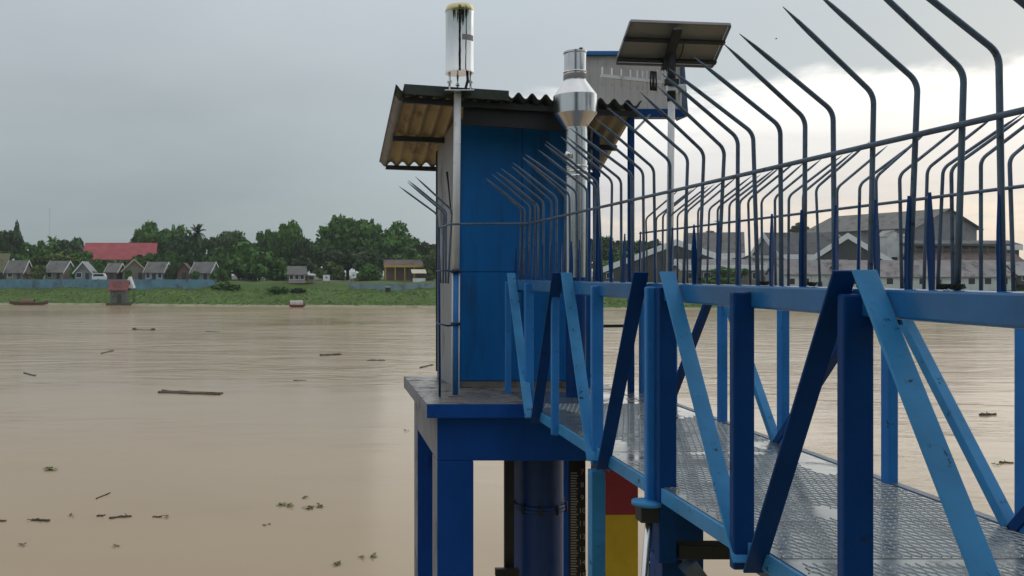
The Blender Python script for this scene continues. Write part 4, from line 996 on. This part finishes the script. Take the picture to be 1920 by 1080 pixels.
# ================================================================== RAIN GAUGE on white pole
RX, RY = 1.398, 9.06
rgz = zb
rain = thing('rain_gauge', 'polished steel rain gauge cylinder on a white pole beside the hut', 'rain gauge', (RX, RY, rgz)); RO = (RX, RY, rgz)
def rp(q, name, m, bevel=0.0): return q.build(name, m, rain, off=RO, bevel=bevel)
q = MB(); q.tube([(RX, RY, Z(.028)), (RX + .018, RY, Z(1.86))], .037, 20); rp(q, 'pole', M['white'])
q = MB(); q.tube([(RX - .006, RY, rgz), (RX, RY, Z(.026))], .030, 16); lp = rp(q, 'lower_pole', M['blue_mid'])
for sg in (-1, 1):  # pale strips stand in for highlights along the glossy pipe
    q = MB(); q.tube([(RX - .006 + sg * .034, RY - .012, rgz), (RX + sg * .034, RY - .012, Z(.03))], .0085, 8); q.build('highlight_strip', M['white'], lp, off=RO)
for zr in (.02, -.52):
    q = MB(); q.lathe([(.032, 0), (.052, 0), (.052, .03), (.032, .03)], (RX, RY, Z(zr)), 20); rp(q, 'clamp', M['dark'])
q = MB(); q.lathe([(0, -.25), (.05, -.25), (.11, -.02), (.11, 0), (0, 0)], (RX, RY, rgz + .004), 4); 
q = MB(); q.box(RX - .09, RX + .09, RY - .09, RY + .09, rgz, rgz + .012); rp(q, 'base_plate', M['concrete'])
gx = RX + .018; zt_ = Z((VY - 173) / F * RY)
q = MB(); q.box(gx - .15, gx + .15, RY - .14, RY + .14, zt_ - .012, zt_); rp(q, 'mount_plate', M['steel_dull'], .003)
gz0, gz1 = Z((VY - 138) / F * RY), Z((VY - 12) / F * RY)
cx = (861.5 - VX) / F * RY
for a in (R(200), R(340), R(90)):
    q = MB(); lx, ly = cx + .115 * math.cos(a), RY + .115 * math.sin(a); q.tube([(lx, ly, zt_), (lx, ly, gz0)], .011, 8); q.lathe([(0, -.012), (.022, -.012), (.022, .012), (0, .012)], (lx, ly, zt_ + .10), 8); rp(q, 'leg', M['steel_dull'])
q = MB(); q.tube([(cx + .07, RY - .06, gz0), (cx + .075, RY - .06, gz0 - .08), (cx + .05, RY - .03, zt_)], .014, 8); rp(q, 'drain_tube', M['dark'])
hgt = gz1 - gz0
q = MB(); q.lathe([(0, .0), (.146, .0), (.146, .022), (.143, .03), (.143, hgt - .07), (.146, hgt - .062)], (cx, RY, gz0), 48); body = rp(q, 'cylinder', M['steel'])
for p in body.data.polygons: p.use_smooth = True
em = body.modifiers.new('edges', 'EDGE_SPLIT'); em.split_angle = R(40)
q = MB(); q.lathe([(.144, hgt - .062), (.149, hgt - .055), (.135, hgt - .008), (.132, hgt), (.126, hgt), (.126, hgt - .12), (0, hgt - .2)], (cx, RY, gz0), 48); rp(q, 'rim', M['brass'])
q = MB()
for k in range(8):
    a0, a1 = R(-88) + R(60) * k / 8, R(-88) + R(60) * (k + 1) / 8
    zl0, zl1 = gz0 + hgt * .455, gz0 + hgt * .535
    P = lambda a, z_: (cx + .1465 * math.cos(a), RY + .1465 * math.sin(a), z_)
    q.quad([P(a0, zl0), P(a1, zl0), P(a1, zl1), P(a0, zl1)], 0, True)
q.build('label_plate', M['grey_label'], body, off=RO, fix=False)

# ================================================================== STEEL CANISTER on thick pipe
CX, CY = 2.618, 9.0
cz = Z(-1.247); S = CY / F
can = thing('steel_canister', 'double cone stainless canister on a thick steel pipe before the hut', 'canister', (CX, CY, cz)); CO = (CX, CY, cz)
def zc_(y): return (VY - y) * S
pr = [(0, zc_(243)), (21 * S, zc_(243)), (21 * S, zc_(240)), (40 * S, zc_(214)), (40 * S, zc_(180)), (21.5 * S, zc_(154)), (20.5 * S, zc_(152)), (20.5 * S, zc_(138)), (22 * S, zc_(136)), (20 * S, zc_(134)), (20 * S, zc_(102)), (21.5 * S, zc_(100)), (21.5 * S, zc_(97)), (0, zc_(96.5))]
q = MB(); 
for (a, b) in zip(pr, pr[1:]): q.lathe([a, b], (CX - .01, CY, EYE), 40)
body = q.build('canister', M['steel_dull'], can, off=CO)
q = MB(); q.lathe([(.0, 0), (.012, 0), (.012, .02), (.02, .025), (.02, .04), (0, .04)], (CX + .05, CY, EYE + zc_(97)), 12); q.build('knob', M['dark'], body, off=CO)
q = MB(); q.lathe([(20.9 * S, zc_(150)), (21.2 * S, zc_(149)), (21.2 * S, zc_(141)), (20.9 * S, zc_(140))], (CX - .01, CY, EYE), 40); q.build('band', M['grey_label'], body, off=CO)
q = MB(); q.lathe([(20 * S, zc_(520)), (20 * S, zc_(312)), (20.2 * S, zc_(241))], (CX, CY, EYE), 32); q.build('pipe', M['steel_dull'], can, off=CO)
q = MB(); q.lathe([(18 * S, cz - EYE), (18 * S, zc_(521))], (CX, CY, EYE), 32); q.build('lower_pipe', M['blue'], can, off=CO)
for yy in (313, 322, 331):
    q = MB(); q.lathe([(20 * S, -.014), (21.6 * S, -.012), (21.6 * S, .012), (20 * S, .014)], (CX, CY, EYE + zc_(yy)), 32); q.build('ring', M['steel'], can, off=CO)
q = MB(); q.lathe([(0, -.03), (.045, -.03), (.045, .03), (0, .03)], (CX - .10, CY - .07, EYE + zc_(292)), 14); q.build('valve', M['steel'], can, off=CO)

# ================================================================== SIGN BOARD (seen from behind) on blue posts
BYB = 10.6
bt = thing('sign_board', 'large grey board with a bright blue frame seen from behind', 'board', px(1190, 215, BYB)); BOF = tuple(bt.location)
xl, xr = (1090 - VX) / F * BYB, (1276 - VX) / F * BYB
zt1, zb1_ = Z((VY - 105) / F * BYB), Z((VY - 205) / F * BYB)
rib_n = 12
for k in range(rib_n):
    x0 = xl + (xr - xl) * k / rib_n; x1 = xl + (xr - xl) * (k + 1) / rib_n - .002
    q = MB(); q.box(x0, x1, BYB, BYB + .03 + (k % 2) * .003, zb1_, zt1); q.build('panel', M['board'], bt, off=BOF)
q = MB(); q.box(xl - .03, xr + .03, BYB - .05, BYB + .12, zt1 + .002, zt1 + .05); q.build('frame', M['trim'], bt, off=BOF, bevel=.004)
q = MB(); q.box(xl + .5, xr + .03, BYB - .05, BYB + .12, zb1_ - .10, zb1_ - .002); q.build('frame', M['blue'], bt, off=BOF, bevel=.004)
q = MB(); q.hexa([(xr + .003, BYB - .05, zb1_ - .002), (xr + .075, BYB - .05, zb1_ - .09), (xr + .075, BYB + .3, zb1_ - .09), (xr + .003, BYB + .3, zb1_ - .002)], [(xr + .003, BYB - .05, zt1), (xr + .02, BYB - .05, zt1), (xr + .02, BYB + .3, zt1), (xr + .003, BYB + .3, zt1)]); q.build('frame', M['blue_bar'], bt, off=BOF)
q = MB(); q.box(3.755, 3.825, BYB - .09, BYB - .052, Z(-1.24), zt1 - .1)
xp = (1183 - VX) / F * 9.3
q = MB(); q.box(xp - .028, xp + .028, 9.27, 9.33, zb, Z((VY - 215) / F * 9.3)); pp_ = q.build('post', M['blue'], bt, off=BOF, bevel=.003)
q = MB(); q.bar((xp - .03, 9.28, Z((VY - 258) / F * 9.3)), px(1219, 215, BYB - .07), .02, .02); q.build('brace', M['blue_bar'], bt, off=BOF)
q = MB(); q.bar((xp, 9.35, Z((VY - 228) / F * 9.3)), (xp + .1, BYB - .06, zb1_ - .05), .05, .05); q.build('brace', M['blue_bar'], bt, off=BOF)
q = MB(); q.bar(px(1108, 612, 9.65), px(1172, 611, 9.3), .03, .03); o = q.build('tie_bar', M['dark'], bt, off=BOF)

# ================================================================== SOLAR PANEL, AERIAL AND MAST
MX, MY = 3.435, 8.6
mast = thing('solar_mast', 'white mast carrying a tilted solar panel with dark rails beneath', 'mast', (MX, MY, ZT_F)); MO = (MX, MY, ZT_F)
q = MB(); q.tube([(MX - .02, MY, ZT_F), (MX, MY, Z((VY - 190) / F * MY))], .032, 16); q.build('pole', M['white'], mast, off=MO)
q = MB(); q.tube([(MX, MY, Z((VY - 189.5) / F * MY)), (MX + .01, MY + .02, Z((VY - 64) / F * MY))], .040, 16); q.build('pole_head', M['dark'], mast, off=MO)
C4 = [Vector(px(1183, 40, 8.38)), Vector(px(1370, 47, 8.38)), Vector(px(1336, 125, 8.80)), Vector(px(1155, 119, 8.80))]  # near-left, near-right, far-right, far-left
nrm = (C4[1] - C4[0]).cross(C4[3] - C4[0]).normalized()
if nrm.z < 0: nrm = -nrm
sp = bpy.data.objects.new('solar_panel', None); COL.objects.link(sp); sp.parent = mast; SO = tuple((C4[0] + C4[2]) / 2); sp.location = Vector(SO) - Vector(MO)
def spt(u, v, d=0.0): return (C4[0] * (1 - u) + C4[1] * u) * (1 - v) + (C4[3] * (1 - u) + C4[2] * u) * v + nrm * d
q = MB(); q.hexa([spt(.015, .03, .01), spt(.985, .03, .01), spt(.985, .97, .01), spt(.015, .97, .01)], [spt(.015, .03, .018), spt(.985, .03, .018), spt(.985, .97, .018), spt(.015, .97, .018)]); q.build('backsheet', M['backsheet'], sp, off=SO)
q = MB(); q.quad([spt(.02, .04, .0215), spt(.98, .04, .0215), spt(.98, .96, .0215), spt(.02, .96, .0215)]); q.build('cells', M['cell'], sp, off=SO, fix=False)
for a, b in (((0, 0), (1, 0)), ((1, .02), (1, .98)), ((1, 1), (0, 1)), ((0, .98), (0, .02))):
    q = MB(); q.bar(spt(*a, .004), spt(*b, .004), .016, .034, side=nrm.cross(spt(*b) - spt(*a))); q.build('frame', M['alu_dark'], sp, off=SO)
for v in (.36, .84):
    q = MB(); q.bar(spt(-.02, v, -.032), spt(1.0, v, -.032), .035, .03, side=spt(.5, 1) - spt(.5, 0)); q.build('rail', M['dark'], sp, off=SO)
q = MB(); q.bar(spt(.46, .02, -.065), spt(.50, 1.02, -.065), .085, .034, side=spt(1, .5) - spt(0, .5)); q.build('spine', M['dark'], sp, off=SO)
q = MB(); q.tube([spt(.6, .45, -.02), spt(.615, .6, -.03), spt(.605, .8, -.045), spt(.56, .95, -.06)], .006, 6); q.build('cable', M['dark'], sp, off=SO)
# yagi aerial
ya = thing('aerial', 'white yagi aerial with upright rods pointing left from the mast', 'aerial', px(1250, 152, 8.55)); YO = tuple(ya.location)
A0, A1 = Vector(px(1127, 142, 8.55)), Vector(px(1249, 155, 8.55))
q = MB(); q.bar(A0, A1, .030, .030, side=(0, 1, 0)); q.build('boom', M['white'], ya, off=YO)
for x_, hl_ in ((1130, 17), (1148, 17), (1166, 17), (1183, 17.5), (1196, 18), (1206, 18.5), (1214, 20), (1233, 23), (1243, 23), (1248, 24)):
    t_ = (x_ - 1127) / 122; c = A0 + (A1 - A0) * t_; h_ = hl_ / F * 8.55
    q = MB(); q.tube([c + Vector((0, .012, -h_)), c + Vector((0, .012, h_))], .0075, 6); q.build('rod', M['white'], ya, off=YO)
for x_ in (1221, 1227):
    c = A0 + (A1 - A0) * ((x_ - 1127) / 122); h_ = 18 / F * 8.55
    q = MB(); q.tube([c + Vector((-.008, -.012, -h_)), c + Vector((-.012, -.012, 0)), c + Vector((-.008, -.012, h_)), c + Vector((.010, -.012, h_)), c + Vector((.012, -.012, 0)), c + Vector((.010, -.012, -h_))], .009, 6); q.build('loop', M['dark'], ya, off=YO)
q = MB(); q.box(A1.x - .02, MX + .035, 8.50, 8.556, A1.z - .03, A1.z + .03); q.build('clamp', M['dark'], ya, off=YO, bevel=.005)
q = MB(); q.box(MX - .05, MX + .12, MY - .055, MY + .05, Z((VY - 172) / F * MY), Z((VY - 160) / F * MY)); q.build('bracket', M['alu'], ya, off=YO, bevel=.004)
q = MB(); q.tube([(MX + .06, MY, Z((VY - 165) / F * MY)), (MX + .085, MY, Z((VY - 175) / F * MY)), (MX + .08, MY - .02, Z((VY - 206) / F * MY))], .012, 8); q.build('cable', M['white'], ya, off=YO)

# ================================================================== DRIFTING THINGS
MLOG = mat('wet_driftwood', (.085, .066, .045), .6, var=.4, scale=4)
MHY = mat('water_hyacinth_leaf', (.22, .24, .06), .6, var=.3, scale=9)
MHB = mat('withered_leaf', (.15, .115, .055), .7, var=.3, scale=9)
def wpt(x, y): Y = EYE * F / (y - VY); return Vector(((x - VX) / F * Y, Y, 0))
def log(x0, y0, x1, y1, r, label, n=1, name='driftwood', cat='driftwood', knobs=False):
    a, b = wpt(x0, y0), wpt(x1, y1); r *= .75; rg = random.Random(int(x0 * 7 + y0)); c = (a + b) / 2
    root = thing(name, label, cat, c, 0, 'driftwood floating on the river') if n > 1 or knobs else None
    for k in range(n):
        q = MB(); off = Vector((rg.uniform(-.1, .1), (k - 1.5) * .16 + rg.uniform(-.05, .05), 0)); pts = []; rr = []
        for t in range(7):
            u = t / 6; p = a.lerp(b, u) + off * (1 if n > 1 else 0) + Vector((0, rg.uniform(-.05, .05), r * .25 + rg.uniform(-.25, .35) * r)); pts.append(p); rr.append(r * rg.uniform(.75, 1.1) * (1 - .25 * u))
        q.tube(pts, rr, 8)
        if not knobs and n == 1:
            for _ in range(1):
                p = pts[rg.randint(1, 5)]; q.tube([p, p + Vector((rg.uniform(-.3, .3), rg.uniform(-.15, .15), r * rg.uniform(.8, 1.8)))], [r * .5, r * .15], 5)
            o = q.build(name, MLOG, None, off=c); o.location = c; tag(o, label, cat, 'driftwood floating on the river')
        else: q.build('stem', MLOG, root, off=c)
    if knobs:
        for p in (a, b):
            q = MB(); q.lathe([(0, -.12), (.22, -.1), (.27, .03), (.15, .16), (0, .18)], p + Vector((0, 0, .05)), 10); q.build('float', MLOG, root, off=c)
log(299, 735, 414, 739, .09, 'long bundle of bamboo stems drifting left of the platform', n=4, name='bamboo_bundle', cat='bamboo')
log(252, 618, 287, 619, .07, 'thin pole with a dark lump at each end far out on the left', knobs=True, name='floating_pole', cat='pole')
log(190, 663, 213, 658, .10, 'short dark branch upstream of the bamboo bundle', )
log(45, 700, 66, 705, .09, 'crooked branch near the left edge of the river')
log(60, 976, 93, 977, .055, 'straight dark stick at the lower left')
log(-4, 977, 11, 977, .05, 'stick end entering at the left border of the view')
log(183, 968, 197, 967, .04, 'left stick of the short broken line of sticks')
log(205, 972, 247, 968, .05, 'longest stick in the broken line of sticks at lower left')
log(286, 970, 303, 969, .04, 'small stick right of the broken line of sticks')
log(181, 935, 207, 924, .03, 'thin pale forked twig above the broken line of sticks')
log(788, 690, 812, 684, .09, 'dark branch drifting close to the left platform edge')
log(688, 676, 722, 676, .08, 'dark stick right of the dark ripple far out')
log(1838, 779, 1868, 778, .10, 'dark log seen through the far truss at right, upper one')
log(1874, 868, 1898, 868, .07, 'dark stick seen through the far truss at right, lower one')
log(1760, 852, 1776, 850, .05, 'small twig between the two light diagonals at right')
log(550, 714, 574, 713, .05, 'short twig drifting in the middle of the river')
log(600, 667, 640, 665, .11, 'dark trunk-like shape standing for a dark ripple in mid river')  # shape added for the dark ripple patch on the water
log(385, 622, 412, 623, .07, 'distant thin stick right of the pole with lumps')
def hyacinth(x, y, w, label, leafm, n=16, name='water_hyacinth', cat='water plant'):
    c = wpt(x, y); rg = random.Random(int(x + y)); wd = w / F * c.y / 2; q = MB()
    for k in range(n):
        p = Vector((rg.gauss(0, .45) * wd, rg.gauss(0, .5) * wd, rg.uniform(.01, .03))); a = rg.uniform(0, 6.28); l = rg.uniform(.08, .14) * (1 if wd > .15 else .7); tilt = rg.uniform(.05, .55)
        d = Vector((math.cos(a) * math.cos(tilt), math.sin(a) * math.cos(tilt), math.sin(tilt))); sd_ = Vector((-math.sin(a), math.cos(a), 0)) * l * .55
        q.quad([p, p + d * l * .5 + sd_, p + d * l * 1.1, p + d * l * .5 - sd_])
    o = q.build(name, leafm, None, fix=False); o.location = c
    return tag(o, label, cat, 'floating weed on the river')
hyacinth(94, 880, 22, 'yellowish green weed clump alone at the lower left', MHY, 26)
hyacinth(529, 947, 16, 'dark green weed clump, left half of the left pair', MHY, 20)
hyacinth(543, 949, 16, 'light green weed clump, right half of the left pair', MHY, 20)
hyacinth(580, 953, 18, 'green weed clump left of the brownish one', MHY, 26)
hyacinth(599, 950, 18, 'brownish weed clump, rightmost of the floating pair', MHB, 22)
hyacinth(571, 934, 11, 'small brown weed tuft just above the floating pair', MHB, 10)
hyacinth(633, 1059, 13, 'brown weed tuft close to the bottom edge', MHB, 12)
hyacinth(675, 1047, 7, 'tiny dark weed scrap between two tufts near the bottom', MHB, 5)
hyacinth(700, 1044, 12, 'pale green weed tuft near the bottom beside the platform leg', MHY, 9)
hyacinth(43, 1023, 7, 'tiny brown scrap at the bottom left', MHB, 5)
hyacinth(217, 1024, 8, 'tiny brown scrap right of the bottom left corner', MHB, 5)
hyacinth(133, 967, 8, 'small brown scrap left of the line of sticks', MHB, 5)
hyacinth(314, 969, 8, 'small brown scrap at the right end of the line of sticks', MHB, 5)
hyacinth(497, 984, 9, 'thin brown scrap below the green weed clumps', MHB, 5)
hyacinth(762, 808, 7, 'small brown scrap beside the back leg of the platform', MHB, 5)
hyacinth(1866, 872, 12, 'green weed scrap near the lower stick at right', MHY, 8)

# a bird against the grey cloud
c = Vector(px(1455, 73, 60)); bird = thing('bird', 'tiny dark bird gliding under the grey cloud at upper right', 'bird', c); bird.scale = (.55, .55, .55)
q = MB(); q.tube([(-.16, 0, 0), (-.08, 0, .015), (.06, 0, .01), (.14, 0, .02), (.19, 0, .01)], [.012, .04, .045, .03, .006], 8); q.build('body', M['dark'], bird)
for sg in (-1, 1):
    q = MB(); q.quad([(-.05, 0, .02), (.06, 0, .02), (.03, sg * .22, .10), (-.05, sg * .20, .09)]); q.quad([(.03, sg * .22, .10), (-.05, sg * .20, .09), (-.07, sg * .40, .04)]); q.build('wing', M['dark'], bird, fix=False)
